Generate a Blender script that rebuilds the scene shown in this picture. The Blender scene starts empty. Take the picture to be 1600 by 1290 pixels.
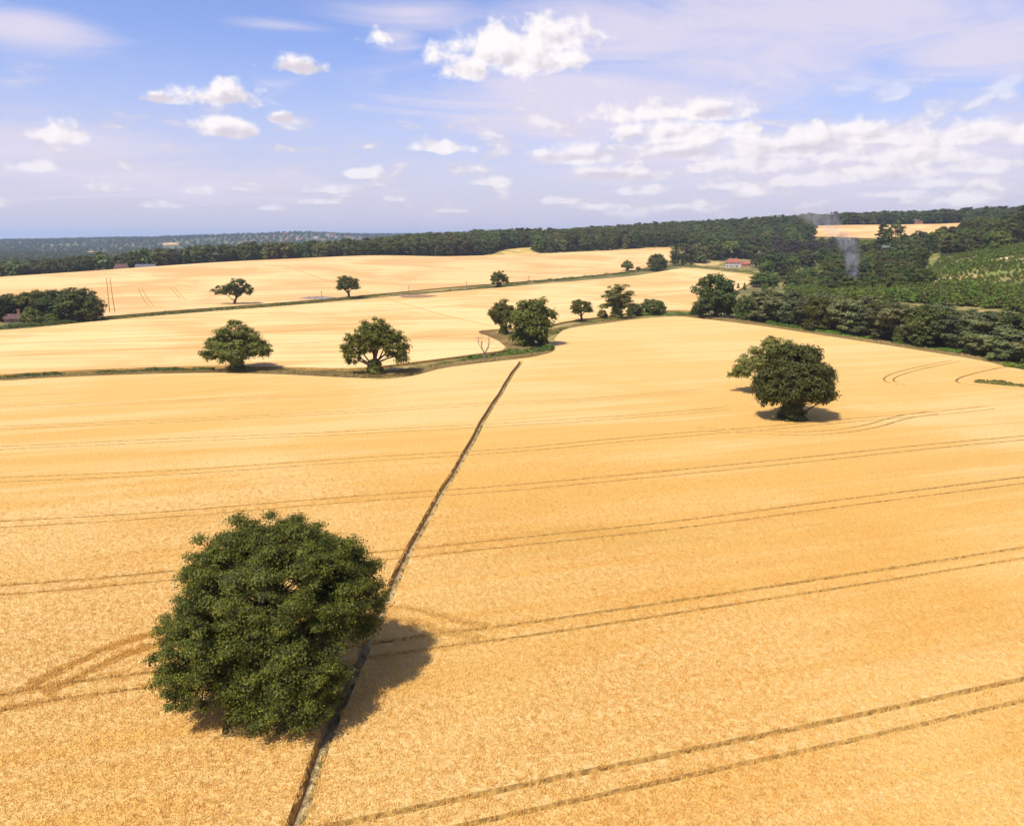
import bpy, math, random
import numpy as np
from mathutils import Vector, Matrix
from mathutils.geometry import delaunay_2d_cdt

rad = math.radians
S = bpy.context.scene
C = S.collection

# ------------------------------------------------------------------ camera
CAM_H = 31.0
F_PX = 1142.0                      # focal length in photo pixels (1600 wide, about 70 degrees)
PITCH = math.atan((600 - 374) / F_PX)
cam_d = bpy.data.cameras.new('camera')
cam_d.sensor_width = 36.0
cam_d.lens = 36.0 * F_PX / 1600.0
cam_d.shift_y = -45.0 / 1600.0
cam_d.clip_start = 0.5
cam_d.clip_end = 60000.0
cam = bpy.data.objects.new('camera', cam_d)
C.objects.link(cam)
cam.location = (0, 0, CAM_H)
cam.rotation_euler = (math.pi / 2 - PITCH, 0, 0)
S.camera = cam

def pix_dir(px, py):
    """unit-depth world ray of a photo pixel"""
    u = (px - 800.0) / F_PX
    v = (600.0 - py) / F_PX
    c, s = math.cos(PITCH), math.sin(PITCH)
    return np.array([u, c + v * s, -s + v * c])

# ------------------------------------------------------------------ light
SUN_AZ = rad(37)                   # shadows fall towards this bearing (clockwise from +Y)
SUN_EL = rad(57)
sd = bpy.data.lights.new('sun', 'SUN')
sd.energy = 4.6
sd.angle = rad(0.55)
sd.color = (1.0, 0.955, 0.88)
sun = bpy.data.objects.new('sun', sd)
C.objects.link(sun)
sv = Vector((math.sin(SUN_AZ) * math.cos(SUN_EL), math.cos(SUN_AZ) * math.cos(SUN_EL), -math.sin(SUN_EL)))
sun.rotation_euler = sv.to_track_quat('-Z', 'Y').to_euler()

S.view_settings.view_transform = 'Standard'
S.view_settings.look = 'None'
S.view_settings.gamma = 1.0
S.view_settings.use_curve_mapping = False
S.view_settings.exposure = 0.44
S.render.engine = 'CYCLES'
S.cycles.max_bounces = 4
S.cycles.diffuse_bounces = 2
S.cycles.glossy_bounces = 1
S.cycles.transmission_bounces = 3
S.cycles.transparent_max_bounces = 4
S.cycles.volume_bounces = 1
S.cycles.use_denoising = True
S.cycles.use_adaptive_sampling = True
S.cycles.adaptive_threshold = 0.018
S.cycles.adaptive_min_samples = 12
S.cycles.caustics_reflective = False
S.cycles.caustics_refractive = False

# ------------------------------------------------------------------ node helper
class NT:
    def __init__(self, tree):
        self.t = tree
        tree.nodes.clear()
    def n(self, typ, **kw):
        nd = self.t.nodes.new(typ)
        ins = kw.pop('ins', {})
        for k, v in kw.items():
            setattr(nd, k, v)
        for k, v in ins.items():
            self.set(nd.inputs[k], v)
        return nd
    def set(self, sock, v):
        if isinstance(v, bpy.types.NodeSocket):
            self.t.links.new(v, sock)
        elif isinstance(v, bpy.types.Node):
            self.t.links.new(v.outputs[0], sock)
        else:
            sock.default_value = v
    def m(self, op, a, b=None, c=None, clamp=False):
        nd = self.n('ShaderNodeMath', operation=op, use_clamp=clamp)
        self.set(nd.inputs[0], a)
        if b is not None: self.set(nd.inputs[1], b)
        if c is not None: self.set(nd.inputs[2], c)
        return nd.outputs[0]
    def v(self, op, a, b=None):
        nd = self.n('ShaderNodeVectorMath', operation=op)
        self.set(nd.inputs[0], a)
        if b is not None: self.set(nd.inputs[1], b)
        return nd.outputs['Value'] if op in ('LENGTH', 'DOT_PRODUCT', 'DISTANCE') else nd.outputs[0]
    def noise(self, vec, scale, detail=3.0, rough=0.5, dist=0.0, dim='3D'):
        nd = self.n('ShaderNodeTexNoise', noise_dimensions=dim)
        if vec is not None: self.set(nd.inputs['Vector'], vec)
        nd.inputs['Scale'].default_value = scale
        nd.inputs['Detail'].default_value = detail
        nd.inputs['Roughness'].default_value = rough
        nd.inputs['Distortion'].default_value = dist
        return nd.outputs['Fac']
    def ramp(self, fac, lo, hi, a=0.0, b=1.0, smooth=True):
        nd = self.n('ShaderNodeMapRange', interpolation_type='SMOOTHSTEP' if smooth else 'LINEAR')
        self.set(nd.inputs[0], fac)
        for i, x in zip((1, 2, 3, 4), (lo, hi, a, b)):
            self.set(nd.inputs[i], x)
        return nd.outputs[0]
    def mix(self, fac, a, b, blend='MIX'):
        nd = self.n('ShaderNodeMix', data_type='RGBA', blend_type=blend)
        self.set(nd.inputs[0], fac)
        for s_, x in ((nd.inputs[6], a), (nd.inputs[7], b)):
            self.set(s_, x if not isinstance(x, tuple) else (*x, 1.0) if len(x) == 3 else x)
        return nd.outputs[2]

# ------------------------------------------------------------------ world: sky with clouds
W = bpy.data.worlds.new('World')
S.world = W
W.use_nodes = True
W.cycles.sampling_method = 'MANUAL'
W.cycles.sample_map_resolution = 512
SKY_STRENGTH = 0.13
def build_world():
    g = NT(W.node_tree)
    sky = g.n('ShaderNodeTexSky', sky_type='NISHITA')
    sky.sun_disc = False
    sky.sun_elevation = SUN_EL
    sky.sun_rotation = SUN_AZ + math.pi      # the sun stands opposite to where shadows fall
    sky.altitude = 100
    sky.air_density = 1.0
    sky.dust_density = 1.4
    sky.ozone_density = 2.0
    d = g.v('NORMALIZE', g.n('ShaderNodeTexCoord').outputs['Generated'])
    sep = g.n('ShaderNodeSeparateXYZ', ins={0: d})
    az = g.m('MULTIPLY', g.m('ARCTAN2', sep.outputs[0], sep.outputs[1]), 180 / math.pi)
    el = g.m('MULTIPLY', g.m('ARCSINE', sep.outputs[2]), 180 / math.pi)
    # the cloud field repeats around the compass every 90 degrees (noise below does not)
    azw = g.m('WRAP', az, 45.0, -45.0)
    p = g.n('ShaderNodeCombineXYZ', ins={0: azw, 1: el}).outputs[0]
    pn = g.n('ShaderNodeCombineXYZ', ins={0: az, 1: g.m('MULTIPLY', el, 1.35)}).outputs[0]
    def azel(px, py):
        q = pix_dir(px, py); q = q / np.linalg.norm(q)
        return math.degrees(math.atan2(q[0], q[1])), math.degrees(math.asin(q[2]))
    def blob_field(blobs, vec, flatbase=False):
        f = None
        for (px, py, rx, ry, wgt) in blobs:
            a0, e0 = azel(px, py)
            k = 0.0475 * (1.22 if flatbase is not None else 1.0)
            q = g.v('SUBTRACT', vec, (a0, e0, 0))
            q = g.v('MULTIPLY', q, (1 / (rx * k), 1 / (ry * k), 0))
            if flatbase: q = g.v('MAXIMUM', q, g.v('MULTIPLY', q, (-1, -1.9, 0)))
            r = g.m('SUBTRACT', wgt, g.v('LENGTH', q))
            f = r if f is None else g.m('MAXIMUM', f, r)
        return f
    # --- cumulus: centre x,y and half sizes in photo pixels, weight
    cum = [(800, 92, 120, 46, 1.1), (868, 62, 62, 38, 1.1), (735, 110, 55, 30, 1.0), (350, 155, 66, 26, 1.0), (352, 203, 48, 19, 1.0),
           (462, 106, 50, 15, .95), (240, 155, 32, 11, .8), (440, 186, 24, 10, .85), (696, 232, 52, 13, 1.0), (570, 272, 40, 11, .95),
           (600, 60, 60, 30, .7), (1110, 176, 52, 22, 1.0), (1050, 212, 90, 24, .95), (890, 246, 74, 18, 1.0), (960, 276, 84, 14, 1.0),
           (1075, 240, 80, 20, .95), (1235, 232, 95, 24, 1.05), (1330, 245, 60, 16, .95), (1440, 248, 66, 14, 1.0), (1540, 212, 90, 26, 1.0),
           (1110, 265, 50, 12, .9), (760, 286, 44, 9, .9), (1540, 262, 60, 12, .95), (1170, 202, 34, 14, .7), (100, 214, 60, 22, .75), (50, 262, 44, 14, .75),
           (510, 298, 56, 9, .8), (1280, 282, 90, 14, .9), (1000, 180, 120, 26, .85), (1180, 262, 80, 16, .95), (1400, 275, 80, 14, .9), (1350, 212, 70, 22, .9), (500, 316, 34, 7, .85), (310, 300, 30, 8, .8), (165, 296, 34, 8, .85), (610, 312, 30, 7, .8), (1000, 300, 50, 9, .9), (865, 315, 36, 7, .85), (1130, 292, 50, 10, .9), (1480, 288, 50, 9, .9), (420, 326, 30, 6, .8), (250, 322, 40, 7, .75), (700, 330, 36, 6, .75), (1400, 305, 60, 8, .8), (950, 325, 40, 6, .8)]
    cum = [(a, b, c_ * (.96 if d_ < 26 else .92), d_ * (1.08 if d_ < 26 else .95), w_ + (.10 if d_ < 26 else 0.02)) for a, b, c_, d_, w_ in cum]
    big = cum[:8] + cum[11:17]
    fA = blob_field(big, p, True); fB = blob_field(cum[8:11] + cum[17:], p, True)
    f = g.m('MAXIMUM', fA, fB)
    ups = g.v('SUBTRACT', p, (-0.5, 0.75, 0))
    f2 = blob_field(big, ups, False)
    n1 = g.noise(pn, 0.44, 6.0, 0.57, 0.1, '2D')
    n2 = g.noise(g.v('ADD', pn, (-0.5, 0.7, 0)), 0.44, 3.0, 0.5, 0.1, '2D')
    F = g.m('ADD', f, g.m('MULTIPLY', g.m('SUBTRACT', n1, 0.5), 1.75))
    a_c = g.m('MULTIPLY', g.ramp(F, 0.08, 0.62), g.ramp(el, 1.0, 9.0, .5, 1.0))   # low clouds stand farther off in the haze
    # --- small far cumulus in rows above the horizon
    ps = g.n('ShaderNodeCombineXYZ', ins={0: az, 1: g.m('MULTIPLY', el, 2.5), 2: 7.0}).outputs[0]
    n3 = g.noise(ps, 0.27, 4.0, 0.55, 0.2, '2D')
    band = g.m('MULTIPLY', g.ramp(el, 0.8, 3.0), g.ramp(el, 13.0, 6.0))
    cov = g.ramp(azw, -30.0, 25.0, 0.565, 0.455)
    a_s = g.m('MULTIPLY', g.ramp(g.m('SUBTRACT', n3, cov), -0.03, 0.22), g.m('MULTIPLY', band, 0.85))
    # --- high thin veil
    pl = g.n('ShaderNodeVectorMath', operation='DIVIDE')
    g.set(pl.inputs[0], d)
    zz = g.m('ADD', g.m('MAXIMUM', sep.outputs[2], 0.0), 0.10)
    g.set(pl.inputs[1], g.n('ShaderNodeCombineXYZ', ins={0: zz, 1: zz, 2: zz}).outputs[0])
    pv = g.v('MULTIPLY', pl.outputs[0], (0.8, 1.5, 0.0))
    n4 = g.noise(pv, 1.1, 5.0, 0.62, 0.9, '2D')
    veil = [(1250, 35, 430, 78, 1.15), (900, 170, 260, 58, 1.15), (40, 45, 120, 35, .9), (80, 235, 220, 50, .9), (420, 40, 150, 16, .6),
            (1540, 70, 200, 60, .95), (640, 20, 160, 36, .7), (1270, 250, 420, 55, 1.15), (250, 285, 420, 40, .8), (620, 60, 60, 26, .7)]
    fv = blob_field(veil, p, None)
    Fv = g.m('ADD', g.m('MULTIPLY', fv, 0.75), g.m('MULTIPLY', g.m('SUBTRACT', n4, 0.5), 1.5))
    a_v = g.m('MULTIPLY', g.ramp(Fv, -0.20, 0.70), 0.85)
    # milky air towards the horizon
    a_h = g.ramp(el, 15.0, 0.0, 0.0, 0.85)
    K = 1.0 / SKY_STRENGTH
    base = g.mix(1.0, sky.outputs[0], SKY_TINT, 'MULTIPLY')
    col = g.mix(a_h, base, tuple(K * x for x in HORIZON_COL))
    col = g.mix(a_v, col, tuple(K * x for x in VEIL_COL))
    # cumulus light side / base
    rel = g.m('ADD', g.m('MULTIPLY', g.m('MULTIPLY', g.m('SUBTRACT', fA, f2), -1.3), g.m('GREATER_THAN', fA, fB)), g.m('MULTIPLY', g.m('SUBTRACT', n1, n2), 2.2))
    lit = g.ramp(rel, -0.85, 0.25)
    cc = g.mix(lit, tuple(K * x for x in CLOUD_BASE), tuple(K * x for x in CLOUD_LIT))
    cs = g.mix(g.ramp(g.m('SUBTRACT', n3, cov), 0.05, 0.28), tuple(K * x for x in CLOUD_BASE), tuple(K * x for x in CLOUD_LIT))
    col = g.mix(a_s, col, cs)
    col = g.mix(a_c, col, cc)
    bg = g.n('ShaderNodeBackground', ins={'Color': col, 'Strength': SKY_STRENGTH})
    out = g.n('ShaderNodeOutputWorld')
    g.t.links.new(bg.outputs[0], out.inputs[0])
SKY_TINT = (0.84, 0.82, 1.08)
HORIZON_COL = (0.525, 0.49, 0.585)
VEIL_COL = (0.60, 0.55, 0.645)
CLOUD_BASE = (0.545, 0.50, 0.555)
CLOUD_LIT = (0.78, 0.73, 0.73)
build_world()

# ------------------------------------------------------------------ mesh helpers
def new_mesh(name, V, Q, mats, mat_idx=None, smooth=False):
    """V (n,3) array; Q (m,k) array of equal-length faces"""
    V = np.ascontiguousarray(V, dtype=np.float32); Q = np.ascontiguousarray(Q, dtype=np.int32)
    me = bpy.data.meshes.new(name)
    k = Q.shape[1]; m_ = Q.shape[0]
    me.vertices.add(len(V)); me.vertices.foreach_set('co', V.ravel())
    me.loops.add(m_ * k); me.loops.foreach_set('vertex_index', Q.ravel())
    me.polygons.add(m_)
    me.polygons.foreach_set('loop_start', np.arange(0, m_ * k, k, dtype=np.int32))
    if mat_idx is not None: me.polygons.foreach_set('material_index', np.asarray(mat_idx, dtype=np.int32))
    me.polygons.foreach_set('use_smooth', np.full(m_, smooth, dtype=bool))
    for mt in (mats if isinstance(mats, (list, tuple)) else [mats]): me.materials.append(mt)
    me.update(calc_edges=True)
    return me

def link(name, data, parent=None, loc=None):
    o = bpy.data.objects.new(name, data)
    C.objects.link(o)
    if parent is not None: o.parent = parent
    if loc is not None: o.location = loc
    return o

def tag(o, label=None, cat=None, group=None, kind=None):
    if label: o['label'] = label
    if cat: o['category'] = cat
    if group: o['group'] = group
    if kind: o['kind'] = kind
    return o

class MB:
    """small mesh builder for boxes, prisms and tubes (mixed polygons)"""
    def __init__(self): self.v = []; self.f = []
    def box(self, x0, x1, y0, y1, z0, z1):
        b = len(self.v)
        self.v += [(x0, y0, z0), (x1, y0, z0), (x1, y1, z0), (x0, y1, z0), (x0, y0, z1), (x1, y0, z1), (x1, y1, z1), (x0, y1, z1)]
        self.f += [tuple(b + i for i in q) for q in ((0, 3, 2, 1), (4, 5, 6, 7), (0, 1, 5, 4), (1, 2, 6, 5), (2, 3, 7, 6), (3, 0, 4, 7))]
        return self
    def poly(self, pts, faces):
        b = len(self.v); self.v += pts; self.f += [tuple(b + i for i in q) for q in faces]; return self
    def tube(self, pts, rr, n=6):
        b = len(self.v); pts = [Vector(p) for p in pts]
        for i, p in enumerate(pts):
            t = (pts[min(i + 1, len(pts) - 1)] - pts[max(i - 1, 0)]).normalized()
            a = t.orthogonal().normalized(); c = t.cross(a)
            for k in range(n):
                an = 2 * math.pi * k / n
                self.v.append(tuple(p + (a * math.cos(an) + c * math.sin(an)) * rr[i]))
        for i in range(len(pts) - 1):
            for k in range(n):
                self.f.append((b + i * n + k, b + i * n + (k + 1) % n, b + (i + 1) * n + (k + 1) % n, b + (i + 1) * n + k))
        self.f.append(tuple(b + (len(pts) - 1) * n + k for k in range(n)))
        return self
    def mesh(self, name, mat, smooth=False):
        me = bpy.data.meshes.new(name); me.from_pydata(self.v, [], self.f); me.materials.append(mat)
        if smooth: me.polygons.foreach_set('use_smooth', [True] * len(me.polygons))
        me.update(); return me

# ------------------------------------------------------------------ terrain
def at_dist(px, py, D):
    """the point on a photo ray at horizontal distance D"""
    d = pix_dir(px, py); h = math.hypot(d[0], d[1])
    return np.array([d[0] / h * D, d[1] / h * D, CAM_H + d[2] / h * D])
def bearing(px, D, z=0.0):
    d = pix_dir(px, 420); h = math.hypot(d[0], d[1])
    return np.array([d[0] / h * D, d[1] / h * D, z])

CP = []
for gx in range(-300, 301, 100):
    for gy in (-200, -80, 30, 130, 230, 310):
        if gx > 150 and gy > 230: continue
        CP.append((gx, gy, 0.0))
for gx in (-260, -130, 0, 130): CP.append((gx, 395, 0.0))
CP += [(-600, 200, -3), (-600, -300, 0), (600, -300, 6), (600, 100, 12), (0, -800, 0), (400, 150, 4)]
for t in [(0, 437, 560), (200, 421, 620), (400, 408, 680), (600, 400, 720), (700, 402, 770), (830, 396, 830), (1050, 386, 900),
          (950, 391, 860), (300, 414, 650), (100, 429, 590), (500, 404, 700),
          (1145, 418, 760), (1060, 415, 720), (1185, 433, 610), (1000, 427, 640), (880, 430, 600),
          (1380, 369, 1060), (1380, 353, 1210), (1290, 368, 1060), (1290, 353, 1210), (1480, 369, 1060), (1480, 352, 1210),
          (1590, 395, 500), (1500, 434, 420), (1590, 430, 400), (1440, 480, 320), (1590, 480, 290), (1300, 440, 520), (1300, 415, 680), (1400, 405, 680), (1540, 385, 680), (1500, 410, 520),
          (1240, 425, 640)]:
    CP.append(tuple(at_dist(*t)))
for px, D, z in [(0, 760, -6), (200, 800, 1), (400, 840, 6), (500, 850, 9), (0, 1100, -14), (250, 1200, -10), (450, 1200, -4), (600, 870, 14), (600, 1200, 4),
                 (700, 930, 20), (780, 1000, 23), (900, 1100, 28), (1000, 1180, 36), (1150, 1300, 46), (1250, 1320, 50), (1350, 1380, 56), (1450, 1380, 58), (1600, 1250, 58),
                 (800, 1700, 20), (1100, 2000, 40), (1500, 2000, 50), (700, 1500, 10),
                 (1150, 980, 20), (1250, 950, 22), (1350, 900, 18), (1500, 900, 28), (1600, 800, 46), (1700, 700, 45), (1750, 500, 34), (1750, 380, 22)]:
    CP.append(tuple(bearing(px, D, z)))
for px, py, D, dz in [(-150, 374, 5200, -12), (0, 375, 5200, -12), (140, 371, 4800, -12), (380, 364, 4600, -13), (480, 361, 4400, -13), (560, 369, 4200, -13), (620, 374, 4200, -12), (250, 370, 5000, -12)]:
    q = at_dist(px, py, D); CP.append((q[0], q[1], q[2] + dz))
for px, D, z in [(-200, 2200, -16), (0, 2200, -18), (200, 2200, -18), (400, 2200, -14), (550, 2200, -10), (0, 3400, -12), (250, 3400, -10), (450, 3200, 6), (560, 3000, 2),
                 (0, 7500, 20), (300, 7500, 30), (600, 7500, 40)]:
    CP.append(tuple(bearing(px, D, z)))
for px, py in ((720, 364), (770, 359), (840, 363)): CP.append(tuple(at_dist(px, py, 7000)))
for an in range(-180, 180, 15):
    CP.append((14000 * math.sin(rad(an)), 14000 * math.cos(rad(an)), 25.0))
    if abs(an) > 45: CP.append((2500 * math.sin(rad(an)), 2500 * math.cos(rad(an)), 10.0))
CP = np.array(CP, dtype=np.float64)
def _phi(r2): return np.sqrt(r2 + 45.0 ** 2)
_n = len(CP)
_A = np.zeros((_n + 1, _n + 1))
_A[:_n, :_n] = _phi(((CP[:, None, :2] - CP[None, :, :2]) ** 2).sum(-1))
_A[:_n, :_n] -= np.eye(_n) * 4.0           # a little smoothing
_A[:_n, _n] = 1; _A[_n, :_n] = 1
_w = np.linalg.solve(_A, np.append(CP[:, 2], 0.0))
def terrain(x, y):
    x = np.atleast_1d(np.asarray(x, dtype=np.float64)); y = np.atleast_1d(np.asarray(y, dtype=np.float64))
    sh = x.shape; x = x.ravel(); y = y.ravel()
    z = np.empty_like(x)
    for i in range(0, len(x), 20000):
        xs, ys = x[i:i + 20000], y[i:i + 20000]
        r2 = (xs[:, None] - CP[None, :, 0]) ** 2 + (ys[:, None] - CP[None, :, 1]) ** 2
        z[i:i + 20000] = _phi(r2) @ _w[:_n] + _w[_n]
    # the ground within the near fields is level
    r = np.hypot(x, y)
    k = np.clip((r - 200.0) / 140.0, 0, 1); k = k * k * (3 - 2 * k)
    return (z * k).reshape(sh)
def tz(x, y): return float(terrain(x, y)[0])

_DS = np.concatenate([np.linspace(20, 400, 250), np.geomspace(402, 9000, 500)])
def at(px, py):
    """where the ray of a photo pixel meets the ground (first hit)"""
    d = pix_dir(px, py); h = math.hypot(d[0], d[1]); ux, uy, sl = d[0] / h, d[1] / h, d[2] / h
    gap = CAM_H + sl * _DS - terrain(ux * _DS, uy * _DS)
    i = int(np.argmax(gap < 0))
    if gap[i] >= 0: i = int(np.argmin(gap))
    if i > 0 and gap[i] < 0:
        t = gap[i - 1] / (gap[i - 1] - gap[i]); D = _DS[i - 1] + t * (_DS[i] - _DS[i - 1])
    else: D = _DS[i]
    return np.array([ux * D, uy * D, tz(ux * D, uy * D)])
def px_per_m(p): 
    c, s = math.cos(PITCH), math.sin(PITCH)
    return F_PX / (p[1] * c - (p[2] - CAM_H) * s)

# ------------------------------------------------------------------ materials
def mat(name):
    m_ = bpy.data.materials.new(name); m_.use_nodes = True
    return m_, NT(m_.node_tree)
def finish(g, color, rough=0.9, spec=0.2, bump=None, bstr=0.5, bdist=0.1):
    b = g.n('ShaderNodeBsdfPrincipled')
    g.set(b.inputs['Base Color'], (*color, 1.0) if isinstance(color, tuple) and len(color) == 3 else color)
    b.inputs['Roughness'].default_value = rough
    b.inputs['Specular IOR Level'].default_value = spec
    if bump is not None:
        bn = g.n('ShaderNodeBump', ins={'Height': bump, 'Strength': bstr, 'Distance': bdist})
        g.set(b.inputs['Normal'], bn.outputs[0])
    out = g.n('ShaderNodeOutputMaterial')
    g.t.links.new(b.outputs[0], out.inputs[0])
    return b
def plain(name, col, rough=0.8, var=0.12, scale=3.0, spec=0.2):
    m_, g = mat(name)
    n = g.noise(g.n('ShaderNodeTexCoord').outputs['Object'], scale, 4.0, 0.6)
    c = g.mix(g.ramp(n, 0.3, 0.7), tuple(x * (1 - var) for x in col), tuple(min(1, x * (1 + var)) for x in col))
    finish(g, c, rough, spec, n, 0.3, 0.05)
    return m_

WHEAT_A = (0.69, 0.400, 0.100)     # deep gold
WHEAT_B = (0.76, 0.535, 0.215)     # pale straw
def wheat_material(name, angle, pale=0.0, fine=True, paling=None, A=WHEAT_A, B=WHEAT_B):
    m_, g = mat(name)
    pos = g.n('ShaderNodeTexCoord').outputs['Object']
    rot = g.n('ShaderNodeVectorRotate', rotation_type='Z_AXIS', ins={'Vector': pos, 'Angle': -angle}).outputs[0]
    streak = g.noise(g.v('MULTIPLY', rot, (0.012, 0.16, 0.1)), 1.0, 4.0, 0.62, 0.4, '2D')
    patch = g.noise(pos, 0.016, 4.0, 0.55, 0.6, '2D')
    rows = g.noise(g.v('MULTIPLY', rot, (0.03, 0.9, 0.3)), 1.0, 3.0, 0.6, 0.0, '2D')
    grain = g.noise(pos, 3.2, 4.0, 0.72, 0.0, '2D')
    t = g.m('ADD', g.m('MULTIPLY', streak, 0.75), g.m('MULTIPLY', patch, 0.75))
    t = g.ramp(t, 0.62, 0.88, pale, 1.0)
    if paling:      # paler with distance: grazing view and haze painted into the crop colour
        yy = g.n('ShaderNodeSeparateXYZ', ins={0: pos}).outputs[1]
        t = g.m('ADD', g.m('MULTIPLY', t, .75), g.ramp(yy, *paling), clamp=True)
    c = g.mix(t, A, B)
    c = g.mix(g.ramp(rows, 0.38, 0.78, 0.0, 0.26), c, (0.56, 0.29, 0.07))
    c = g.mix(g.ramp(grain, 0.38, 0.68, 0.36 if fine else .1, 0.0), c, (0.36, 0.17, 0.030))
    # weedy greener streaks
    weed = g.noise(g.v('MULTIPLY', rot, (0.02, 0.09, 0.1)), 1.0, 4.0, 0.65, 0.5, '2D')
    c = g.mix(g.ramp(weed, 0.63, 0.78, 0.0, 0.28), c, (0.34, 0.24, 0.04))
    finish(g, c, 0.85, 0.12, grain if fine else None, 0.9, 0.25)
    return m_

def leaf_material(name, dark, light, trans=0.22, scale=0.45, hue=0.06, val=(0.75, 1.3), lohi=(.34, .78)):
    m_, g = mat(name)
    pos = g.n('ShaderNodeTexCoord').outputs['Object']
    oi = g.n('ShaderNodeObjectInfo')
    seed = g.m('MULTIPLY', oi.outputs['Random'], 40.0)
    n = g.noise(g.v('ADD', pos, g.n('ShaderNodeCombineXYZ', ins={0: seed, 1: seed, 2: seed}).outputs[0]), scale, 4.0, 0.65)
    n2 = g.noise(pos, 5.0, 1.0, 0.5)
    f = g.m('ADD', g.m('MULTIPLY', n, 0.75), g.m('MULTIPLY', n2, 0.35))
    c = g.mix(g.ramp(f, *lohi), dark, light)
    hs = g.n('ShaderNodeHueSaturation', ins={'Color': c})
    g.set(hs.inputs['Hue'], g.ramp(oi.outputs['Random'], 0, 1, 0.5 - hue * 0.5, 0.5 + hue * 0.35, False))
    g.set(hs.inputs['Value'], g.ramp(g.m('FRACT', g.m('MULTIPLY', oi.outputs['Random'], 7.31)), 0, 1, val[0], val[1], False))
    b = g.n('ShaderNodeBsdfPrincipled', ins={'Base Color': hs.outputs[0], 'Roughness': 0.55, 'Specular IOR Level': 0.25})
    tr = g.n('ShaderNodeBsdfTranslucent', ins={'Color': g.mix(0.5, hs.outputs[0], (light[0] * 1.3, light[1] * 1.3, light[2] * 0.7))})
    mx = g.n('ShaderNodeMixShader', ins={0: trans, 1: b.outputs[0], 2: tr.outputs[0]})
    out = g.n('ShaderNodeOutputMaterial'); g.t.links.new(mx.outputs[0], out.inputs[0])
    return m_

LEAF_OAK = leaf_material('oak_leaf', (0.020, 0.027, 0.003), (0.172, 0.172, 0.016), 0.27, 1.0, lohi=(.40, .72))
LEAF_DARK = leaf_material('dark_leaf', (0.028, 0.040, 0.006), (0.112, 0.132, 0.021), 0.22, 0.7)
LEAF_OLIVE = leaf_material('olive_leaf', (0.10, 0.11, 0.02), (0.24, 0.235, 0.045))
LEAF_LIGHT = leaf_material('fresh_leaf', (0.050, 0.072, 0.010), (0.165, 0.190, 0.028), val=(.7, 1.35))
LEAF_WOOD = leaf_material('wood_leaf', (0.032, 0.042, 0.009), (0.145, 0.165, 0.030), hue=0.16, val=(.55, 1.5))
LEAF_PINE = leaf_material('pine_needle', (0.042, 0.048, 0.014), (0.178, 0.192, 0.060), 0.1, 0.8, 0.08, (.65, 1.4))
LEAF_YOUNG = leaf_material('young_leaf', (0.062, 0.105, 0.010), (0.185, 0.255, 0.030), 0.3, 0.3, 0.08)
LEAF_PURPLE = leaf_material('copper_leaf', (0.036, 0.027, 0.020), (0.090, 0.064, 0.045))
LEAF_HEDGE = leaf_material('hedge_leaf', (0.050, 0.072, 0.010), (0.15, 0.18, 0.030), scale=0.25)
BARK = plain('bark', (0.085, 0.06, 0.042), 0.95, 0.35, 4.0, 0.05)
BARK_DEAD = plain('dead_wood', (0.22, 0.165, 0.12), 0.9, 0.25, 4.0, 0.1)
BARK_PINE = plain('pine_bark', (0.16, 0.085, 0.055), 0.95, 0.3, 4.0, 0.05)

def ground_material():
    m_, g = mat('grassland')
    pos = g.n('ShaderNodeTexCoord').outputs['Object']
    a = g.noise(pos, 0.03, 6.0, 0.62, 0.5)
    b = g.noise(pos, 0.4, 5.0, 0.65)
    c = g.mix(g.ramp(g.m('ADD', g.m('MULTIPLY', a, 0.7), g.m('MULTIPLY', b, 0.4)), 0.42, 0.68), (0.075, 0.088, 0.022), (0.33, 0.235, 0.085))
    xyz = g.n('ShaderNodeSeparateXYZ', ins={0: pos}); xx = xyz.outputs[0]; yy0 = xyz.outputs[1]
    heath = g.m('MULTIPLY', g.m('MULTIPLY', g.ramp(xx, 190, 240), g.ramp(yy0, 640, 520)), g.ramp(g.noise(pos, .05, 4.0, .6), .35, .6))
    c = g.mix(heath, c, (0.20, 0.215, 0.045))
    far = g.noise(pos, 0.0022, 2.0, 0.5, 0.3)
    yy = g.n('ShaderNodeSeparateXYZ', ins={0: pos}).outputs[1]
    c = g.mix(g.m('ADD', g.ramp(far, 0.45, 0.62, 0.0, 0.35), g.ramp(yy, 700, 1500, 0, .45), clamp=True), c, (0.05, 0.07, 0.022))
    finish(g, c, 0.95, 0.1, b, 0.6, 0.3)
    return m_
GROUND = ground_material()
STEMS = plain('wheat_stems', (0.44, 0.26, 0.075), 0.95, 0.4, 2.2, 0.05)  # brown stalks, with the shade between them painted into the tone
SOIL = plain('dry_soil', (0.30, 0.205, 0.10), 0.95, 0.3, 1.3, 0.05)
PATH = plain('trodden_path', (0.40, 0.305, 0.155), 0.95, 0.3, 1.1, 0.05)
SAND = plain('sandy_track', (0.56, 0.40, 0.21), 0.95, 0.2, 0.5, 0.05)
STUBBLE = plain('rough_grass', (0.44, 0.30, 0.11), 0.95, 0.4, 0.35, 0.05)
MEADOW = plain('dry_meadow', (0.43, 0.30, 0.095), 0.95, 0.4, 0.05, 0.05)

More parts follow.
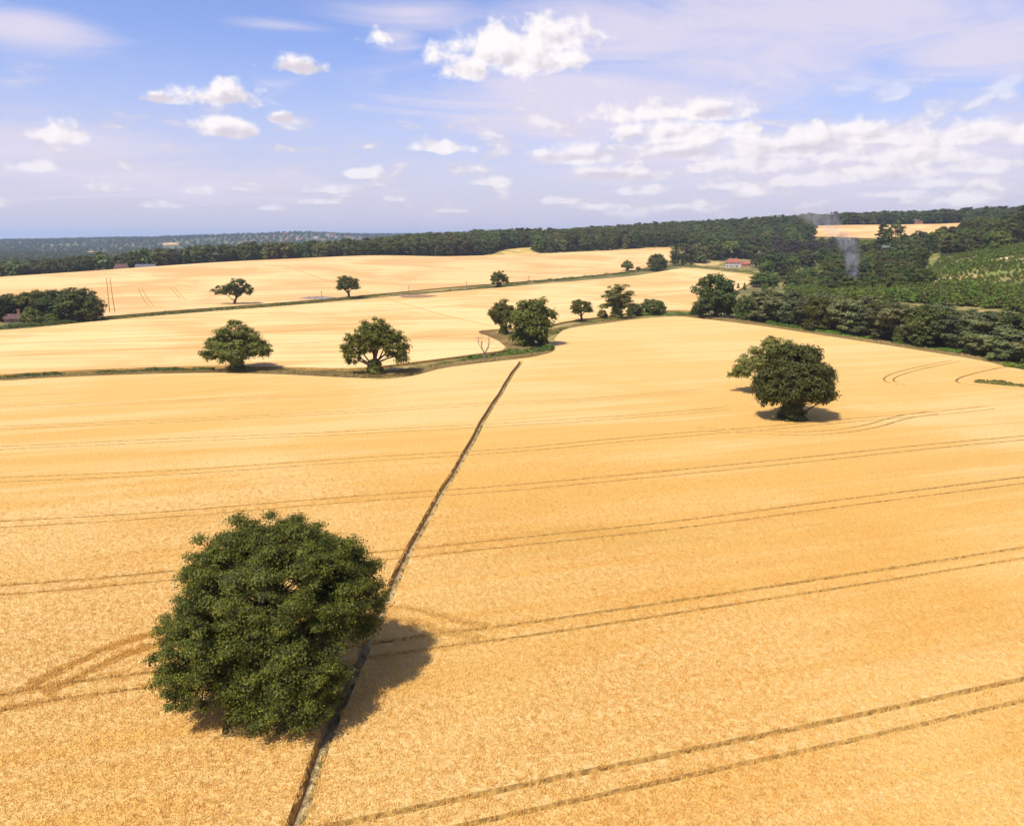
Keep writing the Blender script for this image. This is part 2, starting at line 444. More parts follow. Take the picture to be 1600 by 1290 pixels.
# ------------------------------------------------------------------ ground sheet
def build_ground():
    def axis(n, ext, k):
        t = np.linspace(-1, 1, n); return ext * np.sinh(k * t) / np.sinh(k)
    X = axis(400, 15000.0, 5.6)
    Y = axis(430, 15000.0, 5.2) + 250.0
    gx, gy = np.meshgrid(X, Y)
    gz = terrain(gx, gy)
    V = np.stack([gx.ravel(), gy.ravel(), gz.ravel()], 1)
    nx, ny = len(X), len(Y)
    i = (np.arange(ny - 1)[:, None] * nx + np.arange(nx - 1)[None, :]).ravel()
    Q = np.stack([i, i + 1, i + nx + 1, i + nx], 1)
    o = link('ground', new_mesh('ground', V, Q, GROUND, smooth=True))
    tag(o, 'dry rolling grassland under and between the fields', kind='structure')
build_ground()

# ------------------------------------------------------------------ polygons
def inside(poly, x, y):
    poly = np.asarray(poly); x = np.asarray(x); y = np.asarray(y)
    c = np.zeros(x.shape, bool); j = len(poly) - 1
    for i in range(len(poly)):
        xi, yi = poly[i, 0], poly[i, 1]; xj, yj = poly[j, 0], poly[j, 1]
        if yi != yj:
            c ^= ((yi > y) != (yj > y)) & (x < (xj - xi) * (y - yi) / (yj - yi) + xi)
        j = i
    return c
def resample(pts, step):
    pts = np.asarray(pts)[:, :2]; out = [pts[0]]
    for a, b in zip(pts[:-1], pts[1:]):
        n = max(1, int(np.linalg.norm(b - a) / step))
        for k in range(1, n + 1): out.append(a + (b - a) * k / n)
    return np.array(out)
def smooth_line(pts, it=2):
    pts = np.asarray(pts)[:, :2]
    for _ in range(it):
        q = [pts[0]]
        for a, b in zip(pts[:-1], pts[1:]): q += [a * .75 + b * .25, a * .25 + b * .75]
        pts = np.array(q + [pts[-1]])
    return pts
def offset_line(pts, d):
    t = np.gradient(pts, axis=0); t /= np.linalg.norm(t, axis=1)[:, None] + 1e-9
    return pts + np.stack([-t[:, 1], t[:, 0]], 1) * d
def seg_dist(x, y, line):
    """distance from points to a polyline"""
    P = np.stack([x, y], 1); best = np.full(len(P), 1e9)
    for a, b in zip(line[:-1], line[1:]):
        lo = np.minimum(a, b) - 3; hi = np.maximum(a, b) + 3
        k = np.where((P[:, 0] > lo[0]) & (P[:, 0] < hi[0]) & (P[:, 1] > lo[1]) & (P[:, 1] < hi[1]))[0]
        if len(k) == 0: continue
        ab = b - a; t = np.clip(((P[k] - a) @ ab) / (ab @ ab + 1e-12), 0, 1)
        dd = np.linalg.norm(P[k] - a - t[:, None] * ab, axis=1)
        best[k] = np.minimum(best[k], dd)
    return best
def P(*pix): return [at(*q)[:2] for q in pix]

def sheet(name, poly, mats, off, spacing, label, crop=0.0, grooves=(), holes=(), edge=6.0, kind='structure'):
    """a ground-hugging sheet; crop > 0 lifts it to a crop canopy with real wheel tracks (grooves: (line, width)) sunk into it"""
    rng = np.random.default_rng(len(poly) * 13 + 5)
    poly = np.asarray(poly)[:, :2]
    loop = resample(np.vstack([poly, poly[:1]]), edge)[:-1]
    pts = [tuple(p) for p in loop]; n0 = len(pts)
    edges = [(i, (i + 1) % n0) for i in range(n0)]
    if crop:
        lo = offset_line(np.vstack([loop, loop[:1]]), 0.25)[:-1]
    lo_, hi_ = poly.min(0), poly.max(0)
    gx, gy = np.meshgrid(np.arange(lo_[0], hi_[0], spacing), np.arange(lo_[1], hi_[1], spacing))
    gx = gx.ravel() + rng.uniform(-.3, .3, gx.size) * spacing; gy = gy.ravel() + rng.uniform(-.3, .3, gy.size) * spacing
    k = inside(poly, gx, gy); gx, gy = gx[k], gy[k]
    ok = np.ones(len(gx), bool)
    for line, w in grooves: ok &= seg_dist(gx, gy, line) > w / 2 + 0.6
    for h in holes: ok &= ~inside(h, gx, gy)
    pts += list(zip(gx[ok], gy[ok]))
    def add_line(L, closed=False):
        b = len(pts)
        pts.extend(tuple(q) for q in L)
        edges.extend((b + i, b + i + 1) for i in range(len(L) - 1))
        if closed: edges.append((b + len(L) - 1, b))
    for line, w in grooves:
        sl = 0.18 if w > .6 else 0.10
        if inside(poly, line[:, 0], line[:, 1]).all():      # a track that ends inside the field gets closed ends
            t0 = line[0] - line[1]; t1 = line[-1] - line[-2]; t0 /= np.linalg.norm(t0); t1 /= np.linalg.norm(t1)
            ext = np.vstack([line[0] + t0 * sl, line, line[-1] + t1 * sl])
            add_line(np.vstack([offset_line(line, w / 2), offset_line(line, -w / 2)[::-1]]), True)
            add_line(np.vstack([offset_line(ext, w / 2 + sl), offset_line(ext, -w / 2 - sl)[::-1]]), True)
            continue
        for d in (-w / 2 - sl, -w / 2, w / 2, w / 2 + sl):
            L = offset_line(line, d); kk = inside(poly, L[:, 0], L[:, 1]); run = []
            for q, fl in zip(L, kk):
                if fl: run.append(q)
                else:
                    if len(run) > 1: add_line(run)
                    run = []
            if len(run) > 1: add_line(run)
    for h in holes:
        c = np.mean(h, 0)
        add_line(np.asarray(h), True); add_line(c + (np.asarray(h) - c) * 1.03, True)
    vo, eo, fo, ov, oe, of = delaunay_2d_cdt([Vector((float(a), float(b))) for a, b in pts], edges, [], 0, 1e-4)
    V = np.array([(v.x, v.y) for v in vo]); T = np.array([f for f in fo if len(f) == 3])
    cen = V[T].mean(1); T = T[inside(poly, cen[:, 0], cen[:, 1])]
    z = terrain(V[:, 0], V[:, 1]) + off
    low = np.zeros(len(V), bool)
    if crop:
        for line, w in grooves: low |= seg_dist(V[:, 0], V[:, 1], line) < w / 2 + 0.03
        for h in holes: low |= inside(np.asarray(h) * 1.0, V[:, 0], V[:, 1])
        for h in holes:
            hc = np.vstack([h, h[:1]]); low |= seg_dist(V[:, 0], V[:, 1], np.asarray(hc)) < 0.02
        lowz = np.zeros(len(V))
        wide = np.zeros(len(V), bool)
        for line, w in grooves:
            if w > .6: wide |= seg_dist(V[:, 0], V[:, 1], line) < w / 2 + 0.03
        for h in holes: wide |= inside(np.asarray(h), V[:, 0], V[:, 1])
        lowz = np.where(wide, 0.0, crop * 0.34)       # wheel tracks keep trodden straw in their bottom
        z = z + np.where(low, lowz, crop)
    V3 = np.column_stack([V, z])
    idx = np.where(low[T].all(1), 1, np.where(low[T].any(1) & (len(mats) > 2 if isinstance(mats, (list, tuple)) else False), 2, 0))
    if crop:      # skirt down the outer edge
        n = len(V3); B = np.array([ov_i for ov_i in range(n0)])
        lut = {}
        for i_out, src in enumerate(ov):
            for s_ in src:
                if s_ < n0: lut[s_] = i_out
        ring = [lut[i] for i in range(n0) if i in lut]
        low3 = V3[ring].copy(); low3[:, 2] -= crop + off + 0.4
        V3 = np.vstack([V3, low3]); m_ = len(ring)
        sk = []
        for i in range(m_):
            j = (i + 1) % m_; sk += [(ring[i], ring[j], n + j), (ring[i], n + j, n + i)]
        T = np.vstack([T, np.array(sk)]); idx = np.concatenate([idx, np.full(len(sk), 2 if isinstance(mats, (list, tuple)) and len(mats) > 2 else 0)])
    o = link(name, new_mesh(name, V3, T, mats, idx, smooth=False))
    tag(o, label, kind=kind)
    return o

# ------------------------------------------------------------------ wheel tracks and footpath (traced, then laid out on the ground)
def wander(pix):
    L = resample(smooth_line(P(*pix)), 1.2); s_ = np.arange(len(L)) * 1.2
    d = .10 * np.sin(s_ * .17) + .05 * np.sin(s_ * .41 + 1)
    t = np.gradient(L, axis=0); t /= np.linalg.norm(t, axis=1)[:, None]
    return L + np.stack([-t[:, 1], t[:, 0]], 1) * d[:, None]
def far_line(pix): return resample(smooth_line(P(*pix)), 2.5)
tracks = []
T1 = far_line([(-60, 1425), (300, 1352), (640, 1280), (1025, 1197), (1300, 1140), (1600, 1072), (1800, 1030)])
T2 = far_line([(-150, 1130), (0, 1100), (100, 1080), (240, 1062), (420, 1040), (585, 1017), (690, 1001), (800, 988), (1050, 950), (1300, 912), (1500, 880), (1600, 864), (1800, 836)])
T3 = far_line([(-200, 940), (0, 925), (135, 915), (270, 902), (600, 871), (700, 861), (800, 850), (1050, 824), (1300, 790), (1600, 752), (1800, 728)])
T4 = far_line([(-200, 833), (0, 823), (250, 809), (500, 787), (625, 778), (800, 766), (1050, 742), (1250, 722), (1450, 700), (1600, 687), (1750, 672)])
T5 = far_line([(-200, 760), (40, 752), (300, 741), (550, 722), (800, 708), (1000, 687), (1200, 672), (1300, 662), (1450, 650), (1540, 640)])
T6 = far_line([(-150, 712), (0, 704), (250, 692), (500, 682), (750, 669), (950, 657), (1130, 642)])
T7 = far_line([(-100, 676), (250, 662), (450, 652), (750, 635), (850, 631), (950, 625), (1100, 613)])
T8 = far_line([(0, 640), (350, 628), (600, 618), (780, 607)])
ROUND_OAK = far_line([(50, 1082), (100, 1058), (150, 1032), (200, 1012), (245, 1000), (330, 978), (440, 960), (540, 953), (620, 957), (675, 968), (715, 982), (760, 990)])
ROUND_TREE = far_line([(1090, 674), (1150, 677), (1250, 682), (1340, 674), (1400, 655), (1450, 648)])
HAIRPIN = far_line([(1500, 568), (1440, 580), (1400, 592), (1393, 600), (1415, 606)])
for L, w_ in ((T1, .28), (T2, .26), (T3, .22), (T4, .18), (T5, .14), (T6, .12), (T7, .12), (T8, .10)):
    tracks.append((L, w_)); tracks.append((offset_line(L, -1.9), w_ * .7))
for L in (ROUND_OAK, ROUND_TREE, HAIRPIN):
    for d in (0.0, -1.9): tracks.append((offset_line(L, d), 0.14))
CORNER = far_line([(1680, 596), (1600, 579), (1580, 575), (1530, 585), (1490, 597), (1500, 605), (1560, 609), (1640, 617)])
tracks.append((CORNER, 0.3))
ROWANG = math.atan2(*(T2[-10] - T2[20])[::-1])
PATH_LINE = wander([(455, 1330), (487, 1240), (500, 1190), (560, 1050), (615, 915), (652, 845), (690, 780), (722, 722), (752, 668), (785, 612), (814, 568)])
OAK_XY = at(428, 1108)[:2]
OAK_HOLE = np.array(P((350, 1163), (355, 1125), (385, 1085), (450, 1060), (520, 1070), (520, 1110), (495, 1150), (445, 1158), (400, 1166)))
T2_XY = at(1240, 657)[:2]
TREE2_HOLE = np.array([(T2_XY[0] + 2.2 * math.cos(a) * (1 + .2 * math.sin(3 * a)), T2_XY[1] + 2.2 * math.sin(a)) for a in np.linspace(0, 2 * math.pi, 14)[:-1]])

# ------------------------------------------------------------------ fields
WHEAT_NEAR = wheat_material('wheat_near', ROWANG, paling=(60, 230, 0.0, 0.6))
WHEAT_MID = wheat_material('wheat_mid', ROWANG - 0.15, 0.0, False, None, (0.57, 0.330, 0.115), (0.69, 0.475, 0.205))
WHEAT_FAR = wheat_material('wheat_far', ROWANG + 0.1, 0.0, False, None, (0.54, 0.305, 0.115), (0.68, 0.450, 0.195))
FIELD_A = P((0, 600), (60, 595), (200, 589), (350, 586), (440, 589), (560, 595), (600, 597), (645, 592), (690, 579), (760, 570), (830, 562), (868, 553),
            (862, 538), (880, 516), (950, 507), (1000, 500), (1060, 496), (1120, 503), (1190, 512), (1260, 523), (1350, 537), (1450, 553), (1530, 566), (1600, 582), (1680, 600))
FIELD_A += [np.array(q) for q in ((200, 120), (230, 20), (220, -60), (-220, -60), (-230, 100), (-170, 172))]
CROP = 0.62
def rounded(poly, it=2):
    poly = np.asarray([np.asarray(q)[:2] for q in poly])
    for _ in range(it):
        nx_ = np.roll(poly, -1, axis=0); poly = np.stack([poly * .8 + nx_ * .2, poly * .2 + nx_ * .8], 1).reshape(-1, 2)
    return poly
FIELD_A = rounded(FIELD_A)
GR_A = tracks + [(PATH_LINE, 0.66)]
sheet('wheat_field', FIELD_A, [WHEAT_NEAR, SOIL, STEMS], 0.03, 9.0, 'golden ripened wheat field with paired wheel tracks in the foreground', CROP, GR_A, [OAK_HOLE, TREE2_HOLE], edge=4.0)
FIELD_B = P((0, 590), (60, 585), (200, 579), (330, 575), (440, 577), (560, 580), (650, 569), (740, 557), (795, 550), (776, 533), (740, 520), (790, 516), (850, 514), (880, 505), (950, 496), (1000, 488),
            (1060, 486), (1098, 487), (1140, 462), (1185, 434), (1165, 429), (1100, 421), (1060, 420), (1000, 431), (900, 440), (780, 451), (640, 463), (480, 477), (300, 491), (160, 503), (0, 521))
FIELD_B += [np.array(q) for q in ((-240, 235), (-240, 175), (-150, 172))]
FIELD_B = rounded(FIELD_B)
LB = [(resample(smooth_line(P((598, 467), (650, 482), (700, 497), (770, 512))), 5), 0.5)]
def tram(pix):
    L = resample(smooth_line(P(*pix)), 5); return [(L, 0.32), (offset_line(L, -2.0), 0.32)]
for q in ([(0, 560), (200, 549), (420, 541), (700, 527)], [(0, 540), (250, 529), (500, 517), (650, 508)], [(380, 498), (600, 488), (850, 470)], [(850, 478), (1000, 462), (1090, 452)]): LB += tram(q)
sheet('wheat_field', FIELD_B, [WHEAT_MID, SOIL, STEMS], 0.03, 11.0, 'pale golden wheat field between the two hedgerows', CROP, LB, edge=6.0)
cr = [bearing(px, D)[:2] for px, D in ((690, 772), (600, 740), (500, 722), (400, 706), (300, 690), (200, 668), (100, 640), (0, 618), (-120, 600))]
FIELD_C = P((-0, 503), (80, 500), (160, 497), (300, 485), (480, 471), (600, 460), (780, 444), (900, 434), (1000, 422), (1040, 412), (1058, 402), (1046, 387)) \
    + [bearing(px, D)[:2] for px, D in ((1040, 890), (950, 850), (850, 822), (760, 795))] + cr
FIELD_C = rounded(FIELD_C, 1)
LC = [(resample(smooth_line(P((450, 417), (475, 427), (500, 436), (530, 446))), 5), 0.6)]
for q in ([(172, 435), (180, 490)], [(222, 452), (240, 480)], [(272, 449), (290, 470)]): LC += [(l_, .17) for l_, _ in tram(q)]
sheet('wheat_field', FIELD_C, [WHEAT_FAR, SOIL, STEMS], 0.03, 16.0, 'far wheat field rising to a crest below the woods', CROP, LC, edge=9.0)
sheet('meadow', [bearing(px, D)[:2] for px, D in ((755, 796), (838, 818), (842, 840), (838, 905), (815, 905), (780, 860))], MEADOW, 0.35, 15.0, 'yellowish dry meadow in the gap between the woods')
sheet('far_field', [bearing(px, D)[:2] for px, D in ((1262, 1050), (1262, 1220), (1380, 1235), (1495, 1235), (1500, 1080), (1400, 1020))], WHEAT_FAR, 0.7, 25.0, 'pale wheat field high on the wooded hill')
FARPOLYS = []
def BPW(x0, x1, D0, D1): return np.array([bearing(x0 - 1, D0 * .86)[:2], bearing(x1 + 1, D0 * .86)[:2], bearing(x1, D1)[:2], bearing(x0, D1)[:2]])
for (x0, x1, D0, D1, lb) in ((196, 214, 2250, 2330, 'short pale strip of stubble in the far valley'), (228, 302, 2150, 2220, 'long pale strip of stubble in the far valley'),
                             (136, 178, 3000, 3160, 'pinkish pale field beyond the far valley'), (118, 152, 800, 900, 'small pale field among the valley trees'), (256, 284, 3700, 3850, 'tiny pale field on the blue hillside')):
    FARPOLYS.append(BPW(x0, x1, D0, D1))
    sheet('far_field', [bearing(x0, D0)[:2], bearing(x1, D0)[:2], bearing(x1 - 6, D1)[:2], bearing(x0 + 4, D1)[:2]], WHEAT_FAR, 1.2, 60.0, lb, edge=40.0)
sheet('sandy_track', P((1250, 481), (1330, 487), (1400, 488), (1470, 493), (1600, 503), (1600, 507), (1470, 498), (1400, 493), (1330, 491), (1250, 485)), SAND, 0.06, 8.0, 'sandy track between the pine belt and the young plantation')
for q, lb in (([(1235, 409), (1262, 402), (1300, 402), (1310, 408), (1270, 412)], 'dry pale clearing behind the garden trees'), ([(1560, 404), (1600, 399), (1600, 407), (1570, 410)], 'bare sandy scrape on the heath'),
              ([(1490, 432), (1520, 428), (1540, 434), (1500, 438)], 'dry grassy scrape on the heath slope'), ([(1085, 412), (1110, 408), (1130, 411), (1120, 415), (1090, 416)], 'pinkish bare ground beside the red-roofed house'),
              ([(1455, 437), (1490, 432), (1492, 435), (1460, 441)], 'short sandy path at the edge of the heath')):
    sheet('clearing', P(*q), SAND if 'sandy' in lb else STUBBLE, 0.25, 8.0, lb)
# trodden footpath in the bottom of its gap in the wheat
def ribbon(name, line, w, matl, off, label):
    rng = np.random.default_rng(3)
    a = offset_line(line, w / 2) ; b = offset_line(line, -w / 2)
    j = rng.uniform(-.06, .06, (len(line), 2)); a = a + j; b = b - j
    V = np.zeros((2 * len(line), 3)); V[0::2, :2] = a; V[1::2, :2] = b
    V[:, 2] = terrain(V[:, 0], V[:, 1]) + off
    i = np.arange(len(line) - 1) * 2
    o = link(name, new_mesh(name, V, np.stack([i, i + 1, i + 3, i + 2], 1), matl)); tag(o, label, kind='structure'); return o
ribbon('footpath', offset_line(PATH_LINE, -0.08), 0.4, PATH, 0.045, 'narrow trodden footpath cut straight through the wheat')

# ------------------------------------------------------------------ trees
def tube_into(mb, p0, p1, r0, r1, bend, rng, n=5, segs=3):
    p0 = np.asarray(p0, float); p1 = np.asarray(p1, float)
    L = np.linalg.norm(p1 - p0); pts = []; rr = []
    off = rng.normal(0, bend * L, 3)
    for i in range(segs + 1):
        t = i / segs
        pts.append(tuple(p0 + (p1 - p0) * t + off * math.sin(math.pi * t))); rr.append(r0 + (r1 - r0) * t)
    mb.tube(pts, rr, n)
    return pts, rr

def leaf_quads(pos, nrm, size, rng):
    n = len(pos)
    a = rng.normal(size=(n, 3)); t = np.cross(nrm, a); t /= np.linalg.norm(t, axis=1)[:, None] + 1e-9
    b = np.cross(nrm, t)
    s_ = size * rng.uniform(0.6, 1.35, n)[:, None]
    w = 0.62 * s_
    fold = nrm * (s_ * 0.18)
    V = np.empty((n, 4, 3)); V[:, 0] = pos - t * s_; V[:, 1] = pos + b * w + fold; V[:, 2] = pos + t * s_; V[:, 3] = pos - b * w + fold
    return V.reshape(-1, 3), np.arange(n * 4).reshape(n, 4)

def make_tree(name, seed, lobes, n_clump, clump_r, n_leaf, leaf_s, leaf_mat, bark=None, trunk_h=4.0, trunk_r=0.5, shell=(0.62, 1.0), flat=0.7,
              sep=0.85, limbs=7, up=0.45, ivy=None, merge=False, down=-0.75, twig=0.03, trunk_top=None):
    """lobes: (cx,cy,cz, rx,ry,rz) ellipsoids whose union is the crown; leaves sit in clumps near its surface, every clump hangs on a branch"""
    rng = np.random.default_rng(seed)
    lb = np.array(lobes, float); wt = (lb[:, 3] * lb[:, 5]) ** 1.0; wt /= wt.sum()
    cc = (lb[:, :3] * wt[:, None]).sum(0)
    cs = []; tries = 0
    while len(cs) < n_clump and tries < n_clump * 40:
        tries += 1
        i = rng.choice(len(lb), p=wt); d = rng.normal(size=3); d /= np.linalg.norm(d)
        if d[2] < down: continue
        r = rng.uniform(*shell)
        r *= 1 + 0.10 * math.sin(5 * d[0] + seed) * math.cos(4 * d[1] + 2 * d[2] + seed)
        p = lb[i, :3] + d * lb[i, 3:] * r
        q = ((p - lb[:, :3]) / lb[:, 3:]); q = np.sqrt((q ** 2).sum(1)); q[i] = 9
        if len(q) > 1 and q.min() < shell[0] * 0.95: continue
        if p[2] < 0.4: continue
        if cs:
            dd = np.linalg.norm(np.array(cs) - p, axis=1).min()
            if dd < clump_r * sep * rng.uniform(0.6, 1.2): continue
        cs.append(p)
    cs = np.array(cs)
    cr = clump_r * rng.uniform(0.65, 1.35, len(cs))
    # leaves
    k = rng.integers(0, len(cs), n_leaf)
    wgt = cr ** 2; k = rng.choice(len(cs), n_leaf, p=wgt / wgt.sum())
    d = rng.normal(size=(n_leaf, 3)); d /= np.linalg.norm(d, axis=1)[:, None]
    d[:, 2] = np.where((d[:, 2] < -0.2) & (rng.random(n_leaf) < .5), -d[:, 2], d[:, 2])
    r = rng.random(n_leaf) ** 0.45
    sc = np.stack([np.ones(n_leaf), np.ones(n_leaf), np.full(n_leaf, flat)], 1) * cr[k][:, None]
    pos = cs[k] + d * r[:, None] * sc * (1 + 0.25 * rng.normal(size=(n_leaf, 1)))
    out = cs[k] - cc; out /= np.linalg.norm(out, axis=1)[:, None] + 1e-6
    nrm = 0.7 * d + 0.35 * out + np.array([0, 0, up]) + 0.45 * rng.normal(size=(n_leaf, 3))
    nrm /= np.linalg.norm(nrm, axis=1)[:, None]
    pos[:, 2] = np.maximum(pos[:, 2], 0.15)
    if ivy:      # ivy or scrub round the foot: (n, radius, height)
        m_ = ivy[0]; an = rng.uniform(0, 2 * math.pi, m_); hz = rng.random(m_) * ivy[2]
        rr = ivy[1] * (1 - 0.45 * (hz / ivy[2])) * rng.uniform(0.7, 1.05, m_) * (1 + .2 * np.sin(3 * an + 5 * hz))
        pi = np.stack([rr * np.cos(an), rr * np.sin(an), hz + 0.1], 1)
        ni = np.stack([np.cos(an), np.sin(an), np.full(m_, .4)], 1) + 0.4 * rng.normal(size=(m_, 3)); ni /= np.linalg.norm(ni, axis=1)[:, None]
        pos = np.vstack([pos, pi]); nrm = np.vstack([nrm, ni])
    LV, LQ = leaf_quads(pos, nrm, leaf_s, rng)
    # wood
    mb = MB(); top = np.array(trunk_top if trunk_top else (0, 0, trunk_h))
    zt = lb[:, 2].max()
    tp, tr = tube_into(mb, (0, 0, -0.3), top, trunk_r * 1.25, trunk_r * 0.75, 0.03, rng, 8, 4)
    nodes = [(np.array(top), trunk_r * .6)]
    lp, lr = tube_into(mb, top, (top[0], top[1], top[2] + (zt - top[2]) * 0.75), trunk_r * 0.72, trunk_r * 0.15, 0.06, rng, 6, 4)
    nodes += [(np.array(p), r_) for p, r_ in zip(lp[1:], lr[1:])]
    for j in range(limbs):
        tgt = cs[rng.integers(len(cs))] if j >= len(lb) else lb[j, :3]
        st = np.array([0, 0, trunk_h * rng.uniform(0.55, 1.0)]) + np.array([top[0], top[1], 0]) * 0.8
        e = st + (np.asarray(tgt) - st) * rng.uniform(0.75, 0.95)
        lp, lr = tube_into(mb, st, e, trunk_r * rng.uniform(.4, .55), trunk_r * .14, 0.09, rng, 6, 5)
        nodes += [(np.array(p), r_) for p, r_ in zip(lp[1:], lr[1:])]
    NP = np.array([q[0] for q in nodes])
    for c in cs:
        dd = np.linalg.norm(NP - c, axis=1) + np.maximum(0, NP[:, 2] - c[2]) * 0.6
        j = int(np.argmin(dd))
        tube_into(mb, NP[j], c, min(nodes[j][1] * .6, trunk_r * .16) + twig * .3, twig, 0.10, rng, 4, 2)
    bark = bark or BARK
    allv = np.vstack([LV, np.array(mb.v)])
    info = dict(w=max(np.percentile(pos[:, 0], 99.3) - np.percentile(pos[:, 0], .7), 0.5), h=np.percentile(pos[:, 2], 99.7), cx=(np.percentile(pos[:, 0], 99.3) + np.percentile(pos[:, 0], .7)) / 2)
    crown = new_mesh(name + '_crown', LV, LQ, leaf_mat)
    trunk = mb.mesh(name + '_trunk', bark, True)
    info.update(crown=crown, trunk=trunk)
    if merge:    # one mesh with both materials, for trees too small in view to show parts
        mv = np.array(mb.v); quads = [f for f in mb.f if len(f) == 4]
        me = new_mesh(name, np.vstack([LV, mv]), np.vstack([LQ, np.array(quads) + len(LV)]), [leaf_mat, bark], [0] * len(LQ) + [1] * len(quads))
        info['one'] = me
    return info

def rlobes(seed, w=1.0, h=1.0, n=5, skirt=True):
    """random broad crown of about 12 m x 12 m"""
    r = random.Random(seed); L = [(0, 0, 7.2 * h, 4.4 * w, 4.4 * w, 4.2 * h)]
    for i in range(n):
        a = 2 * math.pi * (i + r.random() * .7) / n; q = r.uniform(2.2, 3.4) * w
        L.append((q * math.cos(a), q * math.sin(a), r.uniform(4.2, 8.0) * h, r.uniform(2.2, 3.0) * w, r.uniform(2.2, 3.0) * w, r.uniform(2.0, 3.0) * h))
    if skirt:
        for i in range(4):
            a = r.uniform(0, 6.28); L.append((2.4 * math.cos(a) * w, 2.4 * math.sin(a) * w, 2.6 * h, 2.4 * w, 2.4 * w, 2.3 * h))
    return L

HERO = make_tree('great_oak', 11,
    [(-.3, .8, 8.4, 7.2, 6.6, 5.8), (-4.8, -1.0, 6.8, 4.0, 4.2, 3.6), (-3.6, 2.5, 9.6, 4.2, 3.8, 3.6), (3.6, 2.5, 9.4, 4.0, 3.8, 3.6), (-4.9, -2.6, 4.0, 3.2, 3.0, 2.3), (2.4, -3.2, 4.7, 3.6, 3.4, 3.9), (5.2, 1.6, 7.6, 3.1, 3.6, 3.6), (-1.0, 4.2, 10.2, 4.2, 3.6, 3.9), (.2, -3.2, 3.4, 3.0, 2.6, 2.6)],
    640, .82, 290000, 0.088, LEAF_OAK, trunk_h=3.6, trunk_r=.75, shell=(0.5, 1.0), flat=.6, sep=1.08, limbs=14, twig=.025)
TREE2 = make_tree('field_oak', 23,
    [(0, 0, 8.6, 5.6, 5.2, 4.4), (-4.1, -.5, 6.0, 3.2, 3.4, 3.4), (3.9, -.3, 6.2, 3.3, 3.4, 3.6), (5.6, .5, 5.0, 1.5, 1.8, 2.2), (.5, -2.5, 7.0, 3.8, 3.0, 3.4)],
    330, .95, 42000, 0.21, LEAF_DARK, trunk_h=3.0, trunk_r=.6, shell=(.7, 1.0), flat=.75, sep=.75, limbs=9, ivy=(4200, 2.6, 4.2))
OAK_A = make_tree('open_oak', 31, [(0, 0, 8.4, 4.8, 4.6, 5.2), (-4.4, 0, 6.6, 3.2, 3.2, 2.9), (4.4, .3, 6.7, 3.3, 3.2, 2.8), (.5, 3, 7.2, 3.2, 3.0, 3.0), (-5.6, .2, 4.6, 1.9, 1.9, 1.2), (0, -2.5, 5.6, 3.6, 3.0, 3.0)],
    215, .95, 22000, 0.23, LEAF_LIGHT, trunk_h=3.0, trunk_r=.55, shell=(.45, 1.0), flat=.8, sep=.9, limbs=11, ivy=(1300, 1.9, 4.2), twig=.045)
OAK_B = make_tree('gapped_oak', 47, [(0, 0, 8.6, 4.3, 4.3, 4.3), (-4.3, -.2, 6.2, 2.9, 3.0, 3.3), (4.6, .2, 7.0, 3.2, 3.0, 3.2), (5.4, 0, 4.6, 1.9, 2.0, 1.4), (-4.9, 0, 3.6, 1.7, 2.0, 1.3), (.4, 3, 7.6, 3.2, 3.0, 3.0)],
    180, .9, 18500, 0.23, LEAF_OAK, trunk_h=3.0, trunk_r=.6, shell=(.4, 1.0), flat=.8, sep=.95, limbs=11, ivy=(1500, 2.0, 3.6), twig=.05)
ROUND = [make_tree('round_tree%d' % i, 60 + i, rlobes(60 + i, w=1.0, h=1.0), 150, 1.1, 12000, 0.29, [LEAF_DARK, LEAF_OAK, LEAF_DARK][i], trunk_h=3.0, trunk_r=.45, shell=(.62, 1.0), sep=.8, limbs=6, twig=.05) for i in range(3)]
LOLLY = make_tree('lollipop_tree', 71, [(0, 0, 8.0, 4.6, 4.4, 3.6), (-2.6, 0, 6.2, 2.6, 2.4, 2.2), (2.6, 0, 6.4, 2.6, 2.4, 2.2)], 80, 1.0, 5000, .32, LEAF_OAK, trunk_h=4.2, trunk_r=.5, shell=(.55, 1.0), sep=.9, limbs=8, twig=.06)
LEAN = make_tree('leaning_tree', 73, [(1.8, 0, 9.0, 4.2, 4.0, 3.4), (-3.4, 0, 6.8, 4.0, 3.6, 2.4), (4.6, 0, 7.0, 2.8, 3.0, 2.2), (1.2, 0, 6.4, 3.0, 3.0, 2.6)], 110, 1.0, 7000, .30, LEAF_DARK, trunk_h=3.6, trunk_r=.5, shell=(.6, 1.0), sep=.8, limbs=6, twig=.05, trunk_top=(1.2, 0, 3.6))
TALL = make_tree('sparse_tree', 79, [(0, 0, 9.0, 3.2, 3.0, 4.6), (-1.5, 0, 5.0, 2.4, 2.2, 2.6), (2.0, 0, 5.5, 2.2, 2.2, 3.0)], 70, .85, 4600, .27, LEAF_OLIVE, trunk_h=4.0, trunk_r=.35, shell=(.25, 1.0), sep=1.1, limbs=8, twig=.05, ivy=(1500, 1.3, 7.0))
BUSH = make_tree('bush', 83, [(0, 0, 3.0, 4.2, 3.4, 3.0), (-2.2, 0, 2.2, 2.6, 2.6, 2.2), (2.4, 0, 2.4, 2.6, 2.6, 2.4)], 80, .9, 5000, .28, LEAF_DARK, trunk_h=1.2, trunk_r=.2, shell=(.7, 1.0), sep=.8, limbs=4, down=-.95)
BUSHL = make_tree('fresh_bush', 89, [(0, 0, 3.0, 3.2, 3.0, 3.0), (-1.8, 0, 2.2, 2.2, 2.2, 2.0), (1.9, 0, 2.0, 2.2, 2.2, 2.0)], 60, .9, 3000, .30, LEAF_LIGHT, trunk_h=1.2, trunk_r=.2, shell=(.7, 1.0), sep=.8, limbs=4, down=-.95, merge=True)
